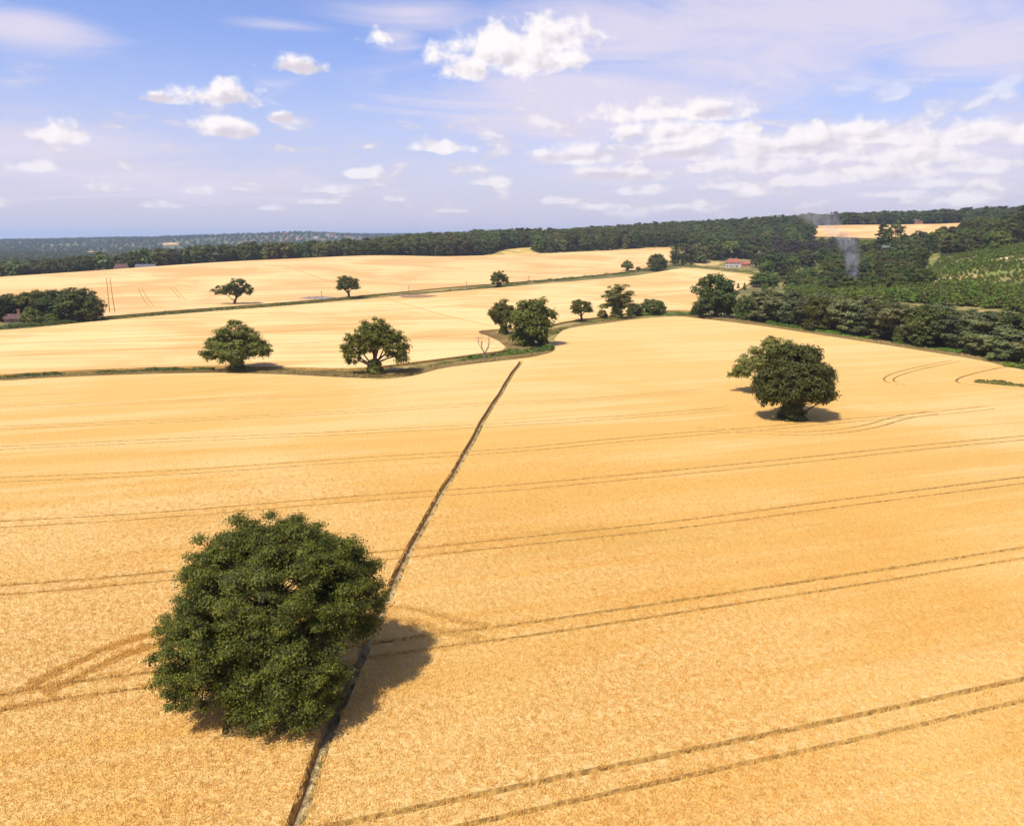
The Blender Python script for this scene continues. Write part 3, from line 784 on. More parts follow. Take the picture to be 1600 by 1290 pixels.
OLIVE2 = make_tree('olive_tree', 97, [(0, 0, 7.4, 3.6, 3.4, 2.9), (-3.4, -.4, 5.4, 2.9, 2.6, 1.8), (-5.2, 0, 4.2, 1.7, 1.7, 1.2), (2.4, 0, 5.8, 2.4, 2.6, 2.4)], 150, .75, 15000, .19, LEAF_OLIVE, trunk_h=2.6, trunk_r=.35, shell=(.45, 1.0), sep=.9, limbs=9, twig=.035)
WOODT = [make_tree('wood_tree%d' % i, 110 + i, rlobes(110 + i, w=[1, .85, 1.1, .9][i], h=[1, 1.15, 1.05, .95][i], n=4), 75, 1.3, 3000, .47, [LEAF_WOOD, LEAF_WOOD, LEAF_DARK, LEAF_LIGHT][i], trunk_h=3.0, trunk_r=.4, shell=(.75, 1.0), sep=.8, limbs=4, twig=.06, merge=True) for i in range(4)]
PURPLE = make_tree('copper_tree', 121, rlobes(121, n=4), 75, 1.3, 3000, .47, LEAF_PURPLE, trunk_h=3.0, trunk_r=.4, shell=(.75, 1.0), sep=.8, limbs=4, twig=.06, merge=True)
def plobes(seed):
    r = random.Random(seed); L = [(0, 0, 9.6, 2.8, 2.8, 1.4)]
    for i in range(12):
        a = r.uniform(0, 6.28); q = r.uniform(1.0, 3.6); z = r.uniform(2.2, 9.0); L.append((q * math.cos(a), q * math.sin(a), z, r.uniform(1.9, 3.0), r.uniform(1.9, 3.0), r.uniform(.8, 1.3)))
    return L
PINE = [make_tree('pine%d' % i, 130 + i, plobes(130 + i), 130, 1.0, 9000, .26, LEAF_PINE, BARK_PINE, trunk_h=4.5, trunk_r=.28, shell=(.5, 1.0), flat=.42, sep=.6, limbs=7, up=.8, twig=.045) for i in range(3)]
CONE = make_tree('cone_conifer', 141, [(0, 0, 2.6, 3.4, 3.4, 2.2), (0, 0, 6, 2.9, 2.9, 2.6), (0, 0, 10, 2.1, 2.1, 2.8), (0, 0, 14, 1.2, 1.2, 2.6)], 90, .9, 4200, .38, LEAF_DARK, trunk_h=3, trunk_r=.4, shell=(.8, 1.05), flat=.5, limbs=3, merge=True)
THICK = [make_tree('sapling%d' % i, 150 + i, [(0, 0, 2.6, 1.5, 1.5, 2.3), (.8, .3, 1.8, 1.1, 1.1, 1.5), (-.7, -.2, 1.7, 1.1, 1.1, 1.4)], 22, .8, 420, .34, LEAF_YOUNG if i else LEAF_LIGHT, trunk_h=1, trunk_r=.08, shell=(.6, 1.0), limbs=2, merge=True, down=-.95) for i in range(2)]
FAR = [make_tree('far_tree%d' % i, 160 + i, rlobes(160 + i, n=3), 22, 2.0, 330, 1.05, [LEAF_WOOD, LEAF_DARK, LEAF_WOOD][i], trunk_h=3, trunk_r=.4, shell=(.75, 1.0), sep=.6, limbs=2, twig=.1, merge=True) for i in range(3)]

def plant(kind, xy, h, w, label, cat='tree', group=None, name='tree', rot=0.0, one=False):
    z = tz(xy[0], xy[1]); sx = w / kind['w']; sz = h / kind['h']
    if one:
        o = link(name, kind['one']); o.location = (xy[0], xy[1], z); o.scale = (sx, sx, sz); o.rotation_euler = (0, 0, rot)
        return tag(o, label, cat, group)
    e = link(name, None); e.location = (xy[0] - kind['cx'] * sx * (1 if rot == 0 else 0), xy[1], z); e.scale = (sx, sx if sx < 1.3 * sz else 1.3 * sz, sz); e.rotation_euler = (0, 0, rot)
    link('trunk', kind['trunk'], e); link('crown', kind['crown'], e)
    return tag(e, label, cat, group)
def plant_px(kind, px, base, top, w, label, cat='tree', group=None, name='tree', rot=0.0, one=False):
    p = at(px, base); s_ = px_per_m(p)
    return plant(kind, p[:2], (base - top) / s_ * 1.02, w / s_, label, cat, group, name, rot, one)

e = link('oak_tree', None); e.location = (OAK_XY[0] + .3, OAK_XY[1] + .2, 0); e.scale = (.86, .86, .88); link('trunk', HERO['trunk'], e); link('crown', HERO['crown'], e)
tag(e, 'huge round dark green oak in the foreground wheat beside the footpath', 'tree')
plant_px(TREE2, 1237, 660, 541, 116, 'large dark dome-shaped oak with ivy-covered trunk alone in the right of the field', name='oak_tree')
plant_px(OLIVE2, 1196, 618, 530, 104, 'pale olive tree leaning out behind the dark field oak', name='olive_tree')
ROW1 = 'trees along the nearer hedgerow'; ROW2 = 'trees along the farther hedgerow'
plant_px(OAK_A, 372, 582, 504, 102, 'fresh green open-crowned oak, leftmost on the nearer hedgerow', group=ROW1, name='oak_tree')
plant_px(OAK_B, 588, 587, 500, 98, 'gap-crowned oak with dark ivy foot, second from left on the nearer hedgerow', group=ROW1, name='oak_tree')
plant_px(OAK_B, 787, 523, 470, 54, 'smaller oak with dark trunk just left of the dense green clump', group=ROW1, name='oak_tree', rot=1.9)
plant_px(ROUND[1], 832, 543, 470, 68, 'dense dark green clump of oak above the bramble end of the hedgerow', group=ROW1, name='oak_tree', rot=.6)
plant_px(LOLLY, 908, 503, 469, 34, 'small round-topped tree with short stem right of the dense clump', group=ROW1, name='tree', rot=.4)
plant_px(TALL, 964, 499, 446, 50, 'tall sparse olive-leaved tree with see-through crown on the hedgerow', group=ROW1, name='tree')
plant_px(BUSHL, 941, 497, 484, 16, 'little light green bush at the foot of the sparse tall tree', 'bush', name='bush')
plant_px(BUSH, 990, 494, 474, 30, 'dark bush joined to the right of the sparse tall tree', 'bush', name='bush', rot=1.2)
plant_px(BUSH, 1019, 492, 468, 42, 'rounded dark green bush standing alone on the nearer hedgerow', 'bush', name='bush', rot=.3)
plant_px(ROUND[0], 1118, 497, 431, 66, 'massive dark oak at the corner where hedgerow meets pine belt', name='oak_tree', rot=.9)
plant_px(BUSH, 1086, 494, 478, 14, 'low dark shrub at the left foot of the massive corner oak', 'bush', name='bush')
plant_px(LEAN, 365, 477, 437, 60, 'leaning dark tree with slanted crown, leftmost on the farther hedgerow', group=ROW2, name='tree')
plant_px(LOLLY, 545, 467, 432, 34, 'lollipop-shaped tree with clear trunk on the farther hedgerow', group=ROW2, name='tree')
plant_px(OAK_B, 780, 449, 424, 34, 'small dark tree in the middle of the farther hedgerow', group=ROW2, name='tree', rot=.8)
plant_px(OAK_A, 980, 424, 407, 22, 'tiny loose-crowned tree near the right end of the farther hedgerow', group=ROW2, name='tree', rot=2.4)
plant_px(ROUND[2], 1027, 423, 398, 30, 'round dark tree at the right end of the farther hedgerow', group=ROW2, name='tree', rot=2.)
plant_px(BUSH, 997, 422, 417, 8, 'tiny dark shrub between the two right-hand hedgerow trees', 'bush', name='bush')
LC_ = 'trees clustered at the left edge'
for i, (px, b, t, w, k, lb) in enumerate([(126, 503, 452, 66, 0, 'big rounded dark tree at the right end of the left-hand clump'), (96, 501, 455, 58, 2, 'dark tree just left of the biggest tree in the left-hand clump'),
        (62, 499, 456, 58, 1, 'middle tree of the clump at the left edge behind the bright shrub'), (30, 499, 460, 54, 0, 'dark tree left of the middle of the left-hand clump'), (2, 502, 462, 56, 2, 'dark tree cut off by the left picture edge')]):
    plant_px(ROUND[k], px, b, t, w, lb, group=LC_, name='tree', rot=i * 1.3)
plant_px(BUSHL, 50, 508, 481, 32, 'bright light green shrub in front of the left-hand clump', 'bush', name='bush')
plant_px(BUSHL, 82, 505, 490, 26, 'low green shrub right of the bright shrub at the left clump', 'bush', name='bush', rot=2)

# bare dead tree and a dead stem
def dead_tree(name, px, base, top, label, seed, spread=1.0):
    rng = np.random.default_rng(seed); p = at(px, base); h = (base - top) / px_per_m(p)
    e = link(name, None); e.location = (p[0], p[1], p[2]); tag(e, label, 'dead tree')
    mb = MB(); tube_into(mb, (0, 0, -.2), (.1, 0, h * .28), .30, .22, .03, rng, 8, 3)
    link('trunk', mb.mesh('dead_trunk', BARK_DEAD, True), e)
    for a, l, lean in ((-1.2, .95, .36), (-.4, 1.0, .10), (.9, .98, .34), (2.2, .8, .3), (3.6, .75, .36)):
        mb = MB(); st = np.array([.1, 0, h * .26]); e1 = np.array([math.sin(a) * lean * h * .6 * spread, math.cos(a) * lean * .5 * h * spread, h * .6 * l])
        if abs(a) < .5: e1[0] = -.12 * h * spread
        tube_into(mb, st, e1, .15, .09, .06, rng, 6, 4)
        e2 = e1 + np.array([rng.normal(0, .05) * h, rng.normal(0, .05) * h, h * .36 * l]); tube_into(mb, e1, e2, .09, .03, .10, rng, 5, 4)
        for _ in range(4):
            t = rng.uniform(.2, .9); q = e1 + (e2 - e1) * t; tube_into(mb, q, q + np.array([rng.normal(0, .14), rng.normal(0, .12), .1]) * h * spread, .06, .02, .1, rng, 4, 3)
        link('limb', mb.mesh('dead_limb', BARK_DEAD, True), e)
dead_tree('dead_tree', 757, 564, 518, 'bare leafless dead tree at the bramble hedge', 5)
dead_tree('dead_tree', 845, 536, 503, 'pale dead stem at the right side of the dense green clump', 8, .45)

# ------------------------------------------------------------------ pine belt along the right-hand field edge
rng = np.random.default_rng(77)
edge = resample(smooth_line(P((1150, 502), (1200, 508), (1260, 518), (1350, 531), (1450, 546), (1530, 560), (1610, 580), (1700, 600))), 1.0)
ORD = 'first second third fourth fifth sixth seventh eighth ninth tenth eleventh twelfth thirteenth fourteenth fifteenth sixteenth seventeenth eighteenth nineteenth twentieth'.split()
ORD += ['twenty-' + o_ for o_ in ORD[:9]]
PB = 'trees in the belt along the right-hand field edge'
k = 0; seen = []
for row, (off, lab) in enumerate(((4.0, 'dark tree in the front row of the belt along the right-hand field edge'), (12.0, 'grey-green tree in the second row of the belt by the field edge'), (19.0, 'grey-green tree in the back row of the belt by the sandy track'))):
    L = offset_line(edge, off); s_ = rng.uniform(0, 4)
    acc = np.concatenate([[0], np.cumsum(np.linalg.norm(np.diff(L, axis=0), axis=1))])
    while s_ < acc[-1]:
        i = int(np.searchsorted(acc, s_)); q = L[min(i, len(L) - 1)] + rng.normal(0, 1.2, 2)
        h = rng.uniform(8.5, 12.0) * (1.0 if row < 2 else .85)
        plant(PINE[k % 3] if k % 7 else ROUND[k % 3], q, h, h * rng.uniform(.85, 1.1), (('%s tree from the corner oak in the front row of the belt by the field' % ORD[k]) if row == 0 and k < len(ORD) else lab), 'pine tree' if k % 7 else 'tree', PB, 'pine_tree' if k % 7 else 'tree', rot=rng.uniform(.1, 6)); k += 1
        s_ += rng.uniform(4.6, 6.6)
# understorey of the belt
for j in range(26):
    i = rng.integers(0, len(edge)); q = offset_line(edge, 1.5 + rng.uniform(0, 12))[i]; h = rng.uniform(2.5, 5.0)
    plant(BUSH, q, h, h * 1.3, 'dark broadleaf bush beneath the pines of the belt', 'bush', 'bushes beneath the pines', 'bush', rot=rng.uniform(0, 6))

# ------------------------------------------------------------------ scatter (geometry nodes) for what nobody could count
def scatter(name, pts, rotz, scale, which, protos, label, cat):
    n = len(pts); me = bpy.data.meshes.new(name); me.vertices.add(n); me.vertices.foreach_set('co', np.asarray(pts, np.float32).ravel())
    a = me.attributes.new('rz', 'FLOAT_VECTOR', 'POINT'); rv = np.zeros((n, 3), np.float32); rv[:, 2] = rotz; a.data.foreach_set('vector', rv.ravel())
    a = me.attributes.new('sc', 'FLOAT_VECTOR', 'POINT'); a.data.foreach_set('vector', np.asarray(scale, np.float32).ravel())
    a = me.attributes.new('id_k', 'INT', 'POINT'); a.data.foreach_set('value', np.asarray(which, np.int32))
    me.update()
    ng = bpy.data.node_groups.new(name, 'GeometryNodeTree')
    ng.interface.new_socket('Geometry', in_out='INPUT', socket_type='NodeSocketGeometry'); ng.interface.new_socket('Geometry', in_out='OUTPUT', socket_type='NodeSocketGeometry')
    N, Lk = ng.nodes, ng.links
    gi = N.new('NodeGroupInput'); go = N.new('NodeGroupOutput'); jn = N.new('GeometryNodeJoinGeometry')
    def attr(nm, ty):
        x = N.new('GeometryNodeInputNamedAttribute'); x.data_type = ty; x.inputs[0].default_value = nm; return x.outputs[0]
    for i, pm in enumerate(protos):
        po = bpy.data.objects.new(name + '_proto', pm)
        oi = N.new('GeometryNodeObjectInfo'); oi.inputs['Object'].default_value = po; oi.inputs['As Instance'].default_value = True
        cmp_ = N.new('FunctionNodeCompare'); cmp_.data_type = 'INT'; cmp_.operation = 'EQUAL'
        Lk.new(attr('id_k', 'INT'), cmp_.inputs[2]); cmp_.inputs[3].default_value = i
        ip = N.new('GeometryNodeInstanceOnPoints')
        Lk.new(gi.outputs[0], ip.inputs['Points']); Lk.new(cmp_.outputs[0], ip.inputs['Selection']); Lk.new(oi.outputs['Geometry'], ip.inputs['Instance'])
        Lk.new(attr('rz', 'FLOAT_VECTOR'), ip.inputs['Rotation']); Lk.new(attr('sc', 'FLOAT_VECTOR'), ip.inputs['Scale'])
        Lk.new(ip.outputs[0], jn.inputs[0])
    Lk.new(jn.outputs[0], go.inputs[0])
    o = link(name, me); md = o.modifiers.new('scatter', 'NODES'); md.node_group = ng
    return tag(o, label, cat, kind='stuff')

def rand_in(poly, n, rng):
    poly = np.asarray(poly)[:, :2]; lo, hi = poly.min(0), poly.max(0); out = np.zeros((0, 2))
    while len(out) < n:
        q = rng.uniform(lo, hi, (n * 2, 2)); out = np.vstack([out, q[inside(poly, q[:, 0], q[:, 1])]])
    return out[:n]
def poisson(poly, dist, rng, tries=6000):
    q = rand_in(poly, tries, rng); keep = []
    cell = {}
    for p in q:
        ci, cj = int(p[0] // dist), int(p[1] // dist); ok = True
        for a in (-1, 0, 1):
            for b in (-1, 0, 1):
                for o_ in cell.get((ci + a, cj + b), ()):
                    if (o_[0] - p[0]) ** 2 + (o_[1] - p[1]) ** 2 < dist * dist: ok = False; break
        if ok: cell.setdefault((ci, cj), []).append(p); keep.append(p)
    return np.array(keep)
def BP(*q): return [bearing(px, D)[:2] for px, D in q]

# ---- trees one can tell apart in the garden woods on the right, the house trees and the valley edge
rng = np.random.default_rng(5)
def grove(poly, dist, hs, ws, kinds, label, group, name='tree', cat='tree', avoid=(), limit=999):
    pts = poisson(poly, dist, rng); n = 0
    for q in pts[:limit]:
        if any(np.hypot(q[0] - a[0], q[1] - a[1]) < a[2] for a in avoid): continue
        h = rng.uniform(*hs); kd = kinds[rng.integers(len(kinds))]; adj = [a for t_, a in zip(WOODT, ('mid-green broad ', 'tall olive ', 'large dark ', 'light green ')) if t_ is kd]; tall_ = 'small ' if h < hs[0] + .3 * (hs[1] - hs[0]) else ''
        plant(kd, q, h, h * rng.uniform(*ws), (tall_ or (adj[0] if adj else '')) + label, cat, group, name, rng.uniform(.1, 6), one=True); n += 1
    return n
HOUSE = at(1145, 418)
WT = WOODT
cnt = 0
for (px, b, t, w, kd, lb) in [(1066, 415, 381, 40, WT[2], 'dark tree at the left end of the row left of the red-roofed house'), (1088, 409, 382, 34, WT[0], 'second tree in the row left of the red-roofed house'),
        (1108, 402, 371, 34, WT[3], 'taller tree standing up in the row left of the house'), (1092, 411, 393, 26, BUSHL, 'yellow-green low tree in the row left of the house'), (1120, 406, 384, 30, WT[2], 'dark tree directly behind the bare ground left of the house'),
        (1140, 402, 378, 34, WT[3], 'light green tree behind the red-roofed house'), (1162, 404, 379, 34, WT[0], 'tree behind the right end of the red-roofed house'), (1190, 418, 386, 40, WT[2], 'dark tree right of the small outbuilding'),
        (1205, 425, 392, 38, WT[0], 'olive green tree at the field corner right of the house'), (1376, 398, 350, 26, CONE, 'tall dark cone-shaped conifer in front of the hill field'), (1396, 396, 352, 34, WT[2], 'dark broad tree right beside the tall cone-shaped conifer'),
        (1192, 448, 427, 40, WT[3], 'light green tree behind the near end of the pine belt'), (1368, 432, 409, 36, BUSHL, 'bright yellow-green rounded tree among the dark garden trees'), (1268, 406, 393, 24, BUSHL, 'small fresh green tree beside the dry clearing'),
        (1153, 452, 443, 6, CONE, 'little pointed conifer, left of two, behind the corner oak'), (1163, 453, 442, 6, CONE, 'little pointed conifer, right of two, behind the corner oak')]:
    plant_px(kd, px, b, t, w, lb, name='conifer' if kd is CONE else 'tree', one=True, rot=px * .37); cnt += 1
cnt += grove(BP((1205, 800), (1290, 790), (1290, 900), (1205, 900)), 17, (11, 14), (.9, 1.1), [PURPLE], 'dark purple-leaved tree in the group behind the garden clearing', 'copper trees behind the clearing')
cnt += grove(BP((1300, 520), (1420, 480), (1440, 560), (1420, 680), (1300, 680)), 10.5, (9, 13), (.85, 1.15), WT[:3] + [WT[2]], 'garden-wood tree around the smoke right of the house', 'garden wood trees around the smoke')
cnt += grove(BP((1185, 640), (1300, 690), (1430, 700), (1490, 640), (1560, 620), (1640, 640), (1640, 740), (1500, 790), (1330, 790), (1300, 740), (1200, 740)), 13.5, (10, 15), (.85, 1.15), WT[:3] + [WT[3]], 'broadleaf tree in the wooded slope below the hill field', 'trees on the wooded slope', avoid=((HOUSE[0], HOUSE[1], 30),))
cnt += grove(BP((1190, 500), (1300, 440), (1320, 500), (1230, 600), (1195, 590)), 13, (5, 9), (.9, 1.2), [WT[0], WT[2], WT[1]], 'garden tree on the lawns between pine belt and house', 'garden trees')
cnt += grove(BP((-60, 690), (100, 700), (130, 720), (130, 790), (-60, 790)), 12, (12, 16), (.9, 1.1), WT[:3], 'tree in the valley wood at the left picture edge', 'valley trees at the left edge')
print('small trees', cnt)
# ---- plantation pines (darker band left of the heath)
cnt += grove(BP((1290, 400), (1440, 370), (1450, 395), (1420, 440), (1290, 480)), 9, (7, 10), (.8, 1.0), [PURPLE if False else WT[2], WT[1]], 'tree in the dark band above the young plantation', 'trees in the dark band above the plantation')
# ---- far woods that read as one mass
def wood(name, poly, dist, hs, protos, label, tries=9000, gaps=False):
    q = poisson(poly, dist, rng, tries)
    if gaps:      # open fields between the copses
        f = np.sin(q[:, 0] / 95 + 1.3 * np.sin(q[:, 1] / 210)) * np.sin(q[:, 1] / 140 + np.sin(q[:, 0] / 160)); q = q[f < 0.62]
        for fp in FARPOLYS: q = q[~inside(fp, q[:, 0], q[:, 1])]
    n = len(q); h = rng.uniform(*hs, n)
    sc = np.stack([h / 12 * rng.uniform(.9, 1.2, n)] * 2 + [h / 11.5], 1)
    scatter(name, np.column_stack([q, terrain(q[:, 0], q[:, 1])]), rng.uniform(0, 6.28, n), sc, rng.integers(0, len(protos), n), [p['one'] for p in protos], label, 'woodland')
    return n
n1 = wood('woodland', BP((130, 705), (300, 722), (450, 735), (590, 752), (600, 790), (600, 1000), (300, 1000), (-80, 1000), (-80, 800), (125, 800)), 9.0, (13, 17), WT[:3] + [FAR[0]], 'broad belt of valley woodland behind the far wheat crest')
n2 = wood('woodland', BP((590, 755), (690, 785), (755, 806), (778, 870), (812, 915), (836, 920), (845, 1000), (840, 1250), (560, 1250), (580, 900)), 9.0, (15, 20), WT[:3], 'dark wood on the rise behind the middle of the far field')
n3 = wood('woodland', BP((838, 835), (950, 862), (1045, 905), (1110, 930), (1200, 920), (1262, 960), (1262, 1240), (1500, 1250), (1700, 1000), (1700, 1500), (1250, 1500), (838, 1320)), 11.0, (14, 19), WT[:3], 'long dark wood along the skyline right of the meadow gap', 14000)
n8 = wood('woodland', BP((1215, 905), (1290, 905), (1300, 790), (1500, 800), (1500, 930), (1400, 930), (1262, 980)), 11.5, (8, 12), WT[:3], 'upper part of the wooded slope below the hill field')
n4 = wood('woodland', BP((1500, 900), (1640, 780), (1700, 780), (1700, 1100), (1505, 1240), (1500, 1080)), 10.5, (12, 17), WT[:3], 'hilltop wood at the right picture edge')
n5 = wood('distant_trees', BP((-150, 1010), (560, 1010), (640, 1300), (640, 3000), (-150, 3000)), 19.0, (10, 16), FAR, 'hedgerow trees and copses filling the far valley', 16000, True)
n6 = wood('distant_trees', BP((-200, 3300), (640, 3000), (700, 5600), (-200, 6200)), 30.0, (11, 17), FAR, 'wooded blue hills on the left horizon', 26000, True)
n7 = wood('distant_trees', BP((640, 6000), (900, 6000), (900, 7600), (640, 7600)), 55.0, (10, 14), FAR, 'distant wooded hill above the middle wood', 3000)
print('wood', n1, n2, n3, n4, n5, n6, n7)
# ---- young plantation strip and heath scrub
def scrub(name, poly, dist, hs, protos, label, tries, ref=4.6, patchy=False):
    q = poisson(poly, dist, rng, tries)
    if patchy: q = q[np.sin(q[:, 0] / 9 + 2 * np.sin(q[:, 1] / 17)) * np.sin(q[:, 1] / 12 + 1.5 * np.sin(q[:, 0] / 21)) + rng.normal(0, .35, len(q)) < .45]
    n = len(q); h = rng.uniform(*hs, n)
    scatter(name, np.column_stack([q, terrain(q[:, 0], q[:, 1])]), rng.uniform(0, 6.28, n), np.stack([h / ref * rng.uniform(.9, 1.4, n)] * 2 + [h / ref], 1), rng.integers(0, len(protos), n), [p['one'] for p in protos], label, 'scrub')
    return n
s1 = scrub('young_plantation', P((1235, 470), (1300, 470), (1400, 472), (1480, 478), (1600, 490), (1700, 505)) + P((1700, 470), (1600, 462), (1480, 452), (1400, 455), (1300, 452), (1230, 455)), 2.0, (3.0, 4.6), THICK, 'dense bright green strip of young trees behind the pines', 9000)
s2 = scrub('heath_scrub', P((1440, 458), (1600, 464), (1700, 470), (1700, 385), (1600, 386), (1500, 425), (1450, 440)), 1.9, (.4, 1.7), THICK, 'patchy low green scrub over the dry heath slope', 20000, patchy=True)
s4 = scrub('heath_scrub', BP((1455, 500), (1560, 440), (1700, 420), (1700, 640), (1590, 660), (1470, 640)), 2.0, (.5, 1.9), THICK, 'patchy scrub on the upper heath below the hilltop wood', 26000, patchy=True)
s3 = scrub('garden_scrub', BP((1195, 470), (1300, 420), (1480, 400), (1500, 450), (1430, 520), (1300, 700), (1190, 640)), 7.0, (1.5, 3.5), THICK, 'low shrubs over the garden ground', 4000)
print('scrub', s1, s2, s3)

# ------------------------------------------------------------------ hedges
def hedge(pix, h, w, n_leaf, leaf_s, label, matl=None, seed=1, world=None):
    rng = np.random.default_rng(seed); L = resample(smooth_line(world if world is not None else P(*pix)), 1.0)
    c0 = L.mean(0); m_ = len(L)
    i = rng.integers(0, m_, n_leaf)
    prof = h * (0.75 + 0.22 * np.sin(i * .23 + seed) + 0.18 * np.sin(i * .61 + 2 * seed) + 0.12 * np.sin(i * 1.37))
    an = rng.uniform(0, math.pi, n_leaf); r = rng.uniform(.75, 1.05, n_leaf)
    t = np.gradient(L, axis=0)[i]; t /= np.linalg.norm(t, axis=1)[:, None] + 1e-9
    nx = np.stack([-t[:, 1], t[:, 0]], 1)
    across = np.cos(an) * w / 2 * r; up_ = np.sin(an) ** .7 * prof * r
    xy = L[i] + nx * across[:, None] + t * rng.uniform(-.6, .6, n_leaf)[:, None]
    pos = np.column_stack([xy - c0, terrain(xy[:, 0], xy[:, 1]) + up_ + .05])
    nrm = np.column_stack([nx * np.cos(an)[:, None], np.sin(an)]) + .45 * rng.normal(size=(n_leaf, 3)); nrm /= np.linalg.norm(nrm, axis=1)[:, None]
    V, Q = leaf_quads(pos, nrm, leaf_s, rng)
    o = link('hedge', new_mesh('hedge', V, Q, matl or LEAF_HEDGE), loc=(c0[0], c0[1], 0))
    return tag(o, label, 'hedge')
hedge([(-20, 596), (60, 590), (200, 584), (330, 580)], 1.1, 2.6, 5200, .26, 'low green hedge strip on the left half of the nearer field boundary', seed=1)
hedge([(400, 582), (480, 584), (560, 586)], 0.8, 2.2, 1500, .24, 'thin olive scrub strip between the two big hedgerow oaks', LEAF_OLIVE, 2)
hedge([(612, 585), (650, 579), (700, 570), (740, 564)], .8, 2.2, 1500, .25, 'short green hedge strip between ivy-footed oak and dead tree', seed=3)
hedge([(740, 563), (790, 557), (830, 553), (858, 549)], 1.7, 4.0, 4200, .27, 'lush green bramble bank at the end of the nearer hedgerow', seed=4)
hedge([(852, 548), (848, 538), (846, 530)], 2.4, 3.0, 1500, .27, 'green bramble climbing towards the dead stem', seed=5)
hedge([(800, 526), (822, 536), (842, 546)], .9, 3.0, 900, .25, 'rough green scrub under the small oak and dense clump', LEAF_OLIVE, seed=15)
hedge([(856, 524), (890, 513), (920, 506), (960, 500), (990, 496)], 1.0, 2.6, 2600, .27, 'green hedge strip running right from the dense clump', LEAF_OLIVE, seed=6)
hedge([(985, 494), (1040, 491), (1095, 493)], 1.5, 4.0, 3200, .28, 'green hedge strip between the rounded bush and corner oak', seed=7)
hedge([(150, 501), (200, 497), (300, 488), (400, 481), (480, 474), (590, 463)], 1.3, 2.6, 5200, .30, 'long low hedge on the left half of the farther field boundary', LEAF_OLIVE, seed=8)
hedge([(588, 462), (640, 461), (720, 454), (780, 448)], 1.0, 2.2, 2000, .3, 'low hedge between lollipop tree and small dark tree', LEAF_OLIVE, seed=9)
hedge([(778, 449), (850, 440), (940, 431), (1000, 425), (1060, 416)], 1.9, 3.2, 4200, .38, 'thicker green hedge on the right of the farther field boundary', seed=10)
hedge([(-20, 515), (40, 511), (90, 507), (150, 503)], 1.4, 4.0, 2600, .3, 'green hedge in front of the left-hand tree clump', seed=11)
hedge([(1062, 417), (1100, 418), (1150, 423), (1200, 431)], 1.6, 3.0, 2200, .42, 'hedge in front of the red-roofed house', LEAF_OLIVE, seed=12)
for a, b, sd_ in ((0.14, .30, 20), (.33, .52, 21), (.55, .74, 22), (.78, .97, 23)):
    n = len(edge)
    hedge(None, 1.5, 4.0, 3000, .27, 'bright bramble bank at the foot of the pine belt, %s from the corner oak' % {20: 'nearest', 21: 'second', 22: 'third', 23: 'farthest'}[sd_], matl=LEAF_YOUNG, seed=sd_, world=offset_line(edge, 0.5)[int(a * n):int(b * n):6])

hedge([(1430, 438), (1460, 433), (1490, 426), (1540, 411)], 4.5, 5.0, 3600, .34, 'tall yellow-green row of young trees on the edge of the heath', LEAF_YOUNG, seed=30)
# ------------------------------------------------------------------ standing ears, dry grass, weeds
def tuft_mesh(name, seed, n, R, h0, h1, w, lean, matl):
    rng = np.random.default_rng(seed)
    V = []; Q = []
    for i in range(n):
        a = rng.uniform(0, 6.28); r = R * math.sqrt(rng.random()); x, y = r * math.cos(a), r * math.sin(a)
        th = rng.uniform(0, 6.28); ln = rng.normal(0, lean, 2); h = rng.uniform(.8, 1.12) * h1; dx, dy = math.cos(th) * w / 2, math.sin(th) * w / 2
        b = len(V); m1 = .72
        V += [(x - dx * .5, y - dy * .5, h0), (x + dx * .5, y + dy * .5, h0), (x + ln[0] * .5 + dx, y + ln[1] * .5 + dy, h0 + (h - h0) * m1), (x + ln[0] * .5 - dx, y + ln[1] * .5 - dy, h0 + (h - h0) * m1),
              (x + ln[0] * 1.3 + dx * .3, y + ln[1] * 1.3 + dy * .3, h), (x + ln[0] * 1.3 - dx * .3, y + ln[1] * 1.3 - dy * .3, h)]
        Q += [(b, b + 1, b + 2, b + 3), (b + 3, b + 2, b + 4, b + 5)]
    return new_mesh(name, np.array(V), np.array(Q), matl)
def straw_material(name, a, b):
    m_, g = mat(name)
    rnd = g.n('ShaderNodeObjectInfo').outputs['Random']
    n = g.noise(g.n('ShaderNodeNewGeometry').outputs['Position'], .05, 3.0, .6, 0.0, '2D')
    c = g.mix(g.ramp(g.m('ADD', g.m('MULTIPLY', rnd, .22), g.m('MULTIPLY', n, .9)), .35, .8), a, b)
    bs = g.n('ShaderNodeBsdfPrincipled', ins={'Base Color': c, 'Roughness': .7, 'Specular IOR Level': .2})
    tr = g.n('ShaderNodeBsdfTranslucent', ins={'Color': c})
    mx = g.n('ShaderNodeMixShader', ins={0: .3, 1: bs.outputs[0], 2: tr.outputs[0]})
    out = g.n('ShaderNodeOutputMaterial'); g.t.links.new(mx.outputs[0], out.inputs[0]); return m_
EAR = straw_material('wheat_ear', (0.74, 0.43, 0.105), (0.84, 0.56, 0.18))
DRY = straw_material('dry_grass', (0.34, 0.23, 0.075), (0.52, 0.37, 0.15))
WEED = straw_material('green_weed', (0.24, 0.20, 0.07), (0.44, 0.33, 0.13))
EARS = [tuft_mesh('ears%d' % i, 300 + i, 30, .26, .48, .70, .035, .05, EAR) for i in range(4)]
TUFTS = [tuft_mesh('grass%d' % i, 310 + i, 18, .4, .0, .55, .05, .16, DRY) for i in range(2)]
WEEDS = [tuft_mesh('weed%d' % i, 320 + i, 14, .25, .0, .32, .06, .12, WEED) for i in range(2)]
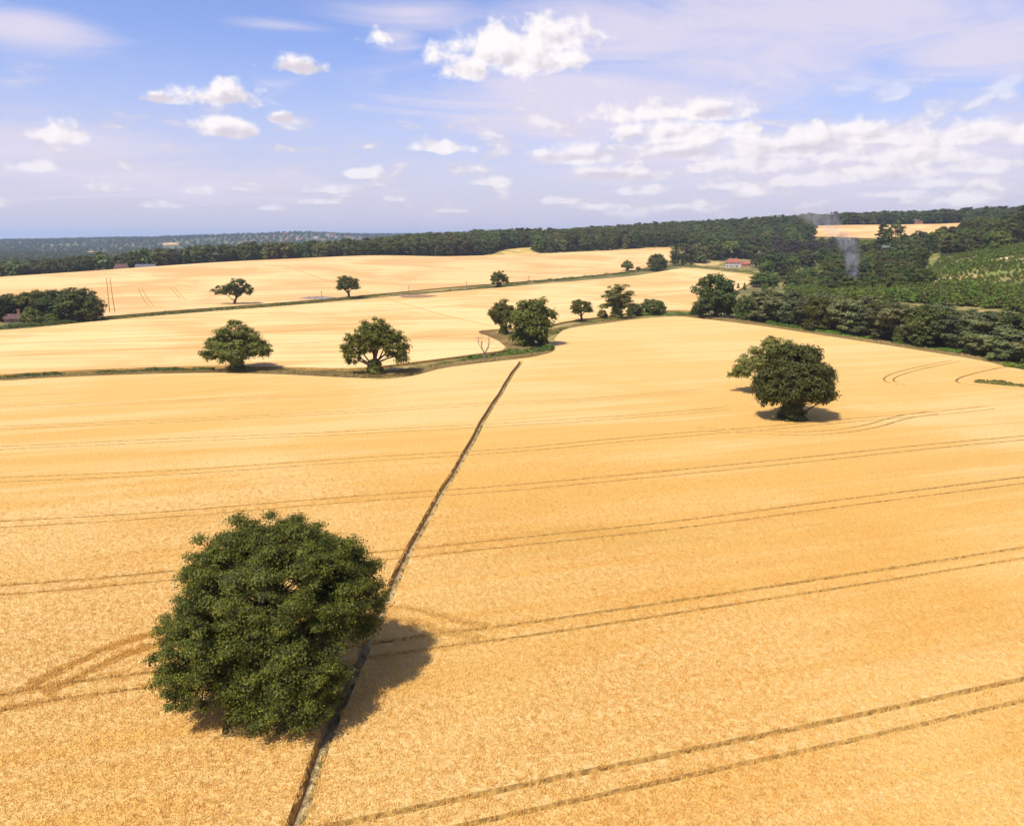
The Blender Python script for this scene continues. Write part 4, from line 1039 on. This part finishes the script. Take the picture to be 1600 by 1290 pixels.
def field_points():
    rng = np.random.default_rng(9); st = 0.36
    gx, gy = np.meshgrid(np.arange(-92, 92, st), np.arange(14, 112, st))
    q = np.column_stack([gx.ravel(), gy.ravel()]) + rng.uniform(-.5, .5, (gx.size, 2)) * st * 1.1
    r = np.hypot(q[:, 0], q[:, 1]); a = np.abs(np.arctan2(q[:, 0], q[:, 1]))
    q = q[(r > 18) & (a < rad(39.5)) & (rng.random(len(q)) < np.clip((112 - r) / 30, 0, 1))]
    ok = inside(np.array(FIELD_A), q[:, 0], q[:, 1]); q = q[ok]
    d = np.full(len(q), 9.0)
    for line, w in GR_A: d = np.minimum(d, seg_dist(q[:, 0], q[:, 1], line) - w / 2)
    q = q[d > 0.24 + .12 * rng.random(len(q))]
    rim = np.zeros((0, 2))
    # ragged rims of tracks and path
    for line, w in GR_A:
        m_ = line[(np.hypot(line[:, 0], line[:, 1]) < 100) & (np.abs(np.arctan2(line[:, 0], line[:, 1])) < .7) & (line[:, 1] > 15)]
        if len(m_) < 3: continue
        for s_ in (-1, 1):
            o_ = offset_line(m_, s_ * (w / 2 + (.20 if w < .6 else .27))); n_ = int(len(o_) * (9 if w < .6 else 3)); t = rng.uniform(0, len(o_) - 1.001, n_); k_ = t.astype(int); t = (t - k_)[:, None]
            rim = np.vstack([rim, o_[k_] * (1 - t) + o_[k_ + 1] * t + rng.normal(0, .08, (n_, 2))])
    rim = rim[inside(np.array(FIELD_A), rim[:, 0], rim[:, 1])]; d = np.full(len(rim), 9.0)
    for line, w in GR_A: d = np.minimum(d, seg_dist(rim[:, 0], rim[:, 1], line) - w / 2)
    q = np.vstack([q, rim[d > .05]])
    for h in (OAK_HOLE, TREE2_HOLE): q = q[~inside(h, q[:, 0], q[:, 1])]
    return q
q = field_points(); n = len(q); rng = np.random.default_rng(10)
s0 = rng.uniform(.85, 1.1, n)
scatter('wheat_crop', np.column_stack([q, np.full(n, .03)]), rng.uniform(0, 6.28, n), np.column_stack([s0, s0, rng.uniform(.95, 1.07, n) * (1.03 - .12 * np.clip((np.hypot(q[:, 0], q[:, 1]) - 40) / 65, 0, 1))]), rng.integers(0, 4, n), EARS, 'standing golden wheat ears in the foreground field', 'wheat')
print('ears', n)
GRASSY = hedge([(1526, 601), (1560, 604), (1600, 608), (1690, 617)], 1.2, 3.4, 2600, .22, 'rough tan and green grass strip at the right edge of the wheat', LEAF_OLIVE, seed=31)
GRASSY.name = 'grass_strip'; GRASSY['category'] = 'grass strip'
# dry grass on the verges, in the gap under the great oak and at the fallow corner
def verge_points():
    rng = np.random.default_rng(12); out = [rand_in(OAK_HOLE, 420, rng)]
    for pix, w, n_ in (([(0, 595), (200, 585), (400, 583), (560, 588), (640, 585), (700, 572), (800, 560), (862, 552)], 3.5, 4200), ([(780, 540), (800, 535), (830, 545), (780, 548)], 5, 900), ([(740, 519), (790, 530), (830, 548)], 4, 900), ([(860, 520), (950, 503), (1100, 495)], 3.0, 2200),
                       ([(1100, 496), (1180, 508), (1260, 520), (1400, 541), (1560, 570)], 3.5, 3600), ([(1530, 600), (1600, 607), (1650, 614)], 3, 900)):
        L = resample(smooth_line(P(*pix)), 1.0); k_ = rng.integers(0, len(L), n_); out.append(L[k_] + rng.normal(0, w * .5, (n_, 2)))
    q = np.vstack(out)
    for f in (FIELD_A, FIELD_B):
        fi = inside(np.array(f), q[:, 0], q[:, 1]); 
        if f is FIELD_A: fi &= ~inside(OAK_HOLE, q[:, 0], q[:, 1])
        q = q[~fi]
    return q
q = verge_points(); n = len(q); s0 = rng.uniform(.8, 1.5, n)
scatter('dry_grass', np.column_stack([q, terrain(q[:, 0], q[:, 1])]), rng.uniform(0, 6.28, n), np.column_stack([s0, s0, s0]), rng.integers(0, 2, n), TUFTS, 'dry tan grass on the verges along the field boundaries', 'grass')
pl = PATH_LINE[np.hypot(PATH_LINE[:, 0], PATH_LINE[:, 1]) > 25]
NW = 900; k_ = rng.integers(0, len(pl), NW); q = offset_line(pl, -.30)[k_] + rng.normal(0, [.16, .6], (NW, 2)); n = len(q); s0 = rng.uniform(.4, 1.1, n)
d_ = seg_dist(q[:, 0], q[:, 1], PATH_LINE); q = q[d_ < .45]; n = len(q)
scatter('path_weeds', np.column_stack([q, np.full(n, .04)]), rng.uniform(0, 6.28, n), np.column_stack([s0[:n]] * 3), rng.integers(0, 2, n), WEEDS, 'grey-green weeds along the side of the footpath', 'weeds')

# ------------------------------------------------------------------ buildings
BRICK = plain('red_brick', (0.30, 0.13, 0.08), .9, .2, 2.0)
TILE = plain('red_tiles', (0.27, 0.095, 0.060), .85, .25, 1.2)
TILE_OLD = plain('brown_tiles', (0.11, 0.06, 0.05), .9, .25, 1.2)
RENDER_W = plain('white_render', (0.42, 0.37, 0.31), .9, .06, 1.0)
SLATE = plain('grey_roof', (0.10, 0.10, 0.105), .8, .2, 1.0)
PANE = plain('window_glass', (0.02, 0.022, 0.028), .15, .1, 1.0, .5)
PAINT = plain('white_paint', (0.80, 0.79, 0.76), .6, .05, 1.0)
TIMBER = plain('weathered_timber', (0.16, 0.12, 0.09), .9, .25, 3.0)
def house(name, loc, rz, L, Wd, He, Hr, wallm, roofm, label, hip=.6, wins=(), chim=(), door=None, cat='house'):
    e = link(name, None); e.location = loc; e.rotation_euler = (0, 0, rz); tag(e, label, cat)
    a, b = L / 2, Wd / 2
    w = MB().box(-a, a, -b, b, -1.0, He)
    if hip < .2: w.poly([(-a, -b, He), (-a, b, He), (-a, 0, He + Hr - .15), (a, -b, He), (a, b, He), (a, 0, He + Hr - .15)], [(0, 2, 1), (3, 4, 5)])
    link('wall', w.mesh('wall', wallm), e)
    o = .45; r = a - hip * b if hip >= .2 else a + .3
    A, Bb = a + o, b + o
    z0 = He - .12
    vs = [(-A, -Bb, z0), (A, -Bb, z0), (A, Bb, z0), (-A, Bb, z0), (-r, 0, He + Hr), (r, 0, He + Hr)]
    ro = MB().poly(vs + [(x, y, z - .18) for x, y, z in vs[:4]], [(0, 1, 5, 4), (2, 3, 4, 5), (1, 2, 5), (3, 0, 4), (6, 7, 1, 0), (7, 8, 2, 1), (8, 9, 3, 2), (9, 6, 0, 3), (9, 8, 7, 6)])
    roof = link('roof', ro.mesh('roof', roofm), e)
    for cx, cy in chim:
        link('chimney', MB().box(cx - .45, cx + .45, cy - .4, cy + .4, He + Hr * .45, He + Hr + 1.3).box(cx - .55, cx + .55, cy - .5, cy + .5, He + Hr + 1.3, He + Hr + 1.5).mesh('chimney', BRICK), roof)
    for wx, wz, ww, wh in wins:
        f = link('window', MB().box(wx - ww / 2 - .1, wx + ww / 2 + .1, -b - .06, -b + .02, wz - .1, wz + wh + .1).mesh('window', PAINT), e)
        link('pane', MB().box(wx - ww / 2, wx - .04, -b - .08, -b - .05, wz, wz + wh).box(wx + .04, wx + ww / 2, -b - .08, -b - .05, wz, wz + wh).mesh('pane', PANE), f)
    if door: link('door', MB().box(door - .5, door + .5, -b - .07, -b + .02, 0, 2.1).mesh('door', TIMBER), e)
    return e
hx, hy, hz = HOUSE
face = -math.atan2(hx, hy)
house('house', (hx, hy, hz), face + .12, 14.5, 8.0, 4.9, 3.6, RENDER_W, TILE, 'white house with red hipped roof among the trees beyond the fields', .7,
      [(-5.6, 3.1, 1.3, 1.3), (-2.6, 3.1, 1.3, 1.3), (.6, 3.1, 1.3, 1.3), (4.6, 3.1, 1.3, 1.3), (-5.6, .6, 1.4, 1.6), (-2.8, .6, 1.4, 1.6), (3.0, .6, 2.2, 1.6)], [(-2.4, .4), (2.6, .4)], -.6)
q = at(1168, 417); house('outbuilding', (q[0], q[1] + 5, q[2]), face - .1, 8.0, 5.5, 2.8, 2.4, BRICK, TILE, 'low red-roofed outbuilding right of the white house', 0.0, [(-1.5, .8, 1.2, 1.2)], cat='outbuilding')
q = at_dist(1384, 388, 690); zt_ = tz(q[0], q[1]); house('house', (q[0], q[1], zt_ + 1), -math.atan2(q[0], q[1]), 5, 5, 8.0, 2.4, RENDER_W, SLATE, 'small white gable peeping out of the dark trees under the hill field', 0.0, [(0, 6.2, 1.2, 1.2)])
q = bearing(1427, 1245); house('house', (q[0], q[1], tz(q[0], q[1])), -math.atan2(q[0], q[1]) + .3, 11, 7, 4, 3.2, BRICK, TILE_OLD, 'red brick farmhouse at the top edge of the hill field', .0, [(-3, 3, 1.3, 1.3), (3, 3, 1.3, 1.3)], [(-4, .3), (4, .3)])
q = bearing(190, 690); z_ = tz(q[0], q[1]); house('barn', (q[0], q[1], z_ - 2.3), .5, 11, 8, 3.5, 4.0, BRICK, TILE_OLD, 'barn with dark red-brown roof behind the left wheat crest', .3, cat='barn')
q = bearing(228, 700); z_ = tz(q[0], q[1]); house('barn', (q[0], q[1], z_ - 1.7), .3, 15, 8, 2.8, 2.4, TIMBER, SLATE, 'long low barn with grey roof behind the left wheat crest', 0.0, cat='barn')
q = at(10, 505); house('cottage', (q[0], q[1] + 4, q[2] - .6), .4, 5, 4, 2.2, 1.6, BRICK, TILE_OLD, 'pinkish brick cottage at the left picture edge below the trees', 0.0, [(-1.5, .8, .9, .9), (1.5, .8, .9, .9)], [(2., .2)], cat='cottage')
rng = np.random.default_rng(31)
for j in range(18):
    px = rng.uniform(438, 566); D = rng.uniform(3500, 4250); q = bearing(px, D)
    house('village_house', (q[0], q[1], tz(q[0], q[1]) + 5), rng.uniform(-.6, .6), rng.uniform(14, 30), 10, rng.uniform(7, 10), 4, RENDER_W if j % 3 else BRICK, [TILE, SLATE, TILE_OLD][j % 3], 'tiny pale house in the village on the distant blue hill', 0.0)['group'] = 'village houses on the distant hill'

# ------------------------------------------------------------------ utility poles, heap
for j, (px, b, t, lb) in enumerate([(503, 470, 455, 'thin utility pole by the grey heap left of the lollipop tree'), (639, 461, 447, 'thin utility pole right of the lollipop tree'), (729, 453, 439, 'thin utility pole left of the small dark hedgerow tree'), (826, 444, 431, 'thin utility pole right of the small dark hedgerow tree'),
                                    (495, 405, 393, 'thin pole on the wheat crest against the left wood'), (681, 402, 391, 'thin pole on the wheat crest against the middle wood')]):
    p = at(px, b); h = (b - t) / px_per_m(p)
    e = link('utility_pole', None); e.location = tuple(p); tag(e, lb, 'utility pole', 'poles along the farther hedgerow')
    link('post', MB().tube([(0, 0, -.5), (0, 0, h)], [.15, .11], 8).mesh('post', TIMBER), e)
    link('crossarm', MB().box(-.7, .7, -.06, .06, h - .55, h - .42).mesh('crossarm', TIMBER), e)
    for s_ in (-.6, .6): link('insulator', MB().tube([(s_, 0, h - .42), (s_, 0, h - .2)], [.05, .04], 6).mesh('insulator', PAINT), e)
def mound(name, px0, px1, py, h, dep, matl, label, cat):
    a, b = at(px0, py), at(px1, py); c = (a + b) / 2; w = np.linalg.norm(b - a) / 2; V = []; n = 40
    g_ = np.linspace(-1, 1, n); gx, gy = np.meshgrid(g_, g_); r = np.hypot(gx, gy); rr = np.random.default_rng(4)
    z = h * np.clip(1 - r ** 2, 0, 1) ** .6 * (1 + .25 * np.sin(gx * 9) * np.cos(gy * 5) + .1 * rr.normal(size=gx.shape)) - .05
    V = np.column_stack([(gx * w).ravel(), (gy * dep).ravel(), z.ravel()]); i = (np.arange(n - 1)[:, None] * n + np.arange(n - 1)[None]).ravel(); Q = np.stack([i, i + 1, i + n + 1, i + n], 1)
    Q = Q[(np.hypot(V[Q].mean(1)[:, 0] / w, V[Q].mean(1)[:, 1] / dep) < 1.05)]
    o = link(name, new_mesh(name, V, Q, matl, smooth=True)); o.location = (c[0], c[1], tz(c[0], c[1]) + .5); o.rotation_euler = (0, 0, math.atan2(b[1] - a[1], b[0] - a[0])); tag(o, label, cat)
mound('manure_heap', 466, 532, 468, 1.0, 4, plain('grey_heap', (.20, .16, .13), .95, .3, .6), 'long grey-brown heap on the stubble by the farther hedgerow', 'heap')
sheet('bare_patch', P((620, 463), (650, 462), (684, 464), (660, 467), (630, 467)), plain('brown_earth', (.26, .15, .075), .95, .3, .4), CROP + .2, 5.0, 'brown trampled patch in front of the farther hedgerow')

# ------------------------------------------------------------------ smoke of a garden fire
def build_smoke():
    top_ = at_dist(1332, 424, 430); base = np.array([top_[0], top_[1], tz(top_[0], top_[1])]); s_ = px_per_m(top_); mb = MB(); dz = top_[2] - base[2]
    pts = [(0, 0, 0)]; rr = [10 / s_]
    for (px, py, w) in ((1332, 424, 14), (1330, 412, 18), (1328, 398, 24), (1324, 384, 32), (1316, 370, 42), (1300, 356, 52), (1280, 343, 60), (1258, 332, 62), (1236, 322, 58), (1216, 312, 48)):
        pts.append(tuple(np.array([(px - 1332) / s_, 0, dz + (424 - py) / s_]))); rr.append(w / s_ * .9)
    mb.tube(pts, rr, 14); mb.f.append(tuple(range(13, -1, -1)))
    m_ = bpy.data.materials.new('smoke'); m_.use_nodes = True; g = NT(m_.node_tree)
    pos = g.n('ShaderNodeTexCoord').outputs['Object']
    n = g.noise(g.v('MULTIPLY', pos, (1, 1, .6)), .22, 3.0, .6, .5)
    xyz = g.n('ShaderNodeSeparateXYZ', ins={0: pos}); z = g.m('MAXIMUM', g.m('SUBTRACT', xyz.outputs[2], dz), 0.0)
    H = 116 / s_
    cx = g.m('MULTIPLY', g.m('POWER', g.m('DIVIDE', z, H, clamp=True), 2.2), -112 / s_)
    r = g.m('SQRT', g.m('ADD', g.m('POWER', g.m('SUBTRACT', xyz.outputs[0], cx), 2.0), g.m('POWER', xyz.outputs[1], 2.0)))
    rel = g.m('DIVIDE', r, g.m('ADD', 12 / s_, g.m('MULTIPLY', g.m('POWER', g.m('DIVIDE', z, H, clamp=True), 1.8), 52 / s_)))
    fade = g.m('MULTIPLY', g.ramp(z, 0, .7 * H, .26, .060), g.ramp(z, H, .65 * H))
    den = g.m('MULTIPLY', g.m('MULTIPLY', g.ramp(n, .38, .68), fade), g.ramp(rel, 1.1, .2))
    v = g.n('ShaderNodeVolumePrincipled', ins={'Color': (.80, .78, .82, 1), 'Density': den, 'Anisotropy': .2})
    out = g.n('ShaderNodeOutputMaterial'); g.t.links.new(v.outputs[0], out.inputs['Volume'])
    o = link('smoke', mb.mesh('smoke', m_, True)); o.location = tuple(base); o.rotation_euler = (0, 0, -math.atan2(base[0], base[1]))
    tag(o, 'thin column of pale smoke rising from the garden wood', 'smoke', kind='stuff')
build_smoke()

# ------------------------------------------------------------------ haze: closed box of even, pale air round everything
def build_haze():
    m_ = bpy.data.materials.new('haze'); m_.use_nodes = True; g = NT(m_.node_tree)
    v = g.n('ShaderNodeVolumePrincipled', ins={'Color': (.56, .72, 1.0, 1), 'Density': HAZE, 'Anisotropy': .25})
    out = g.n('ShaderNodeOutputMaterial'); g.t.links.new(v.outputs[0], out.inputs['Volume'])
    o = link('haze', MB().box(-15600, 15600, -15600, 15900, -45, 175).mesh('haze', m_)); tag(o, 'thin blue summer haze over the whole landscape', 'haze', kind='stuff')
HAZE = 8.5e-5
build_haze()
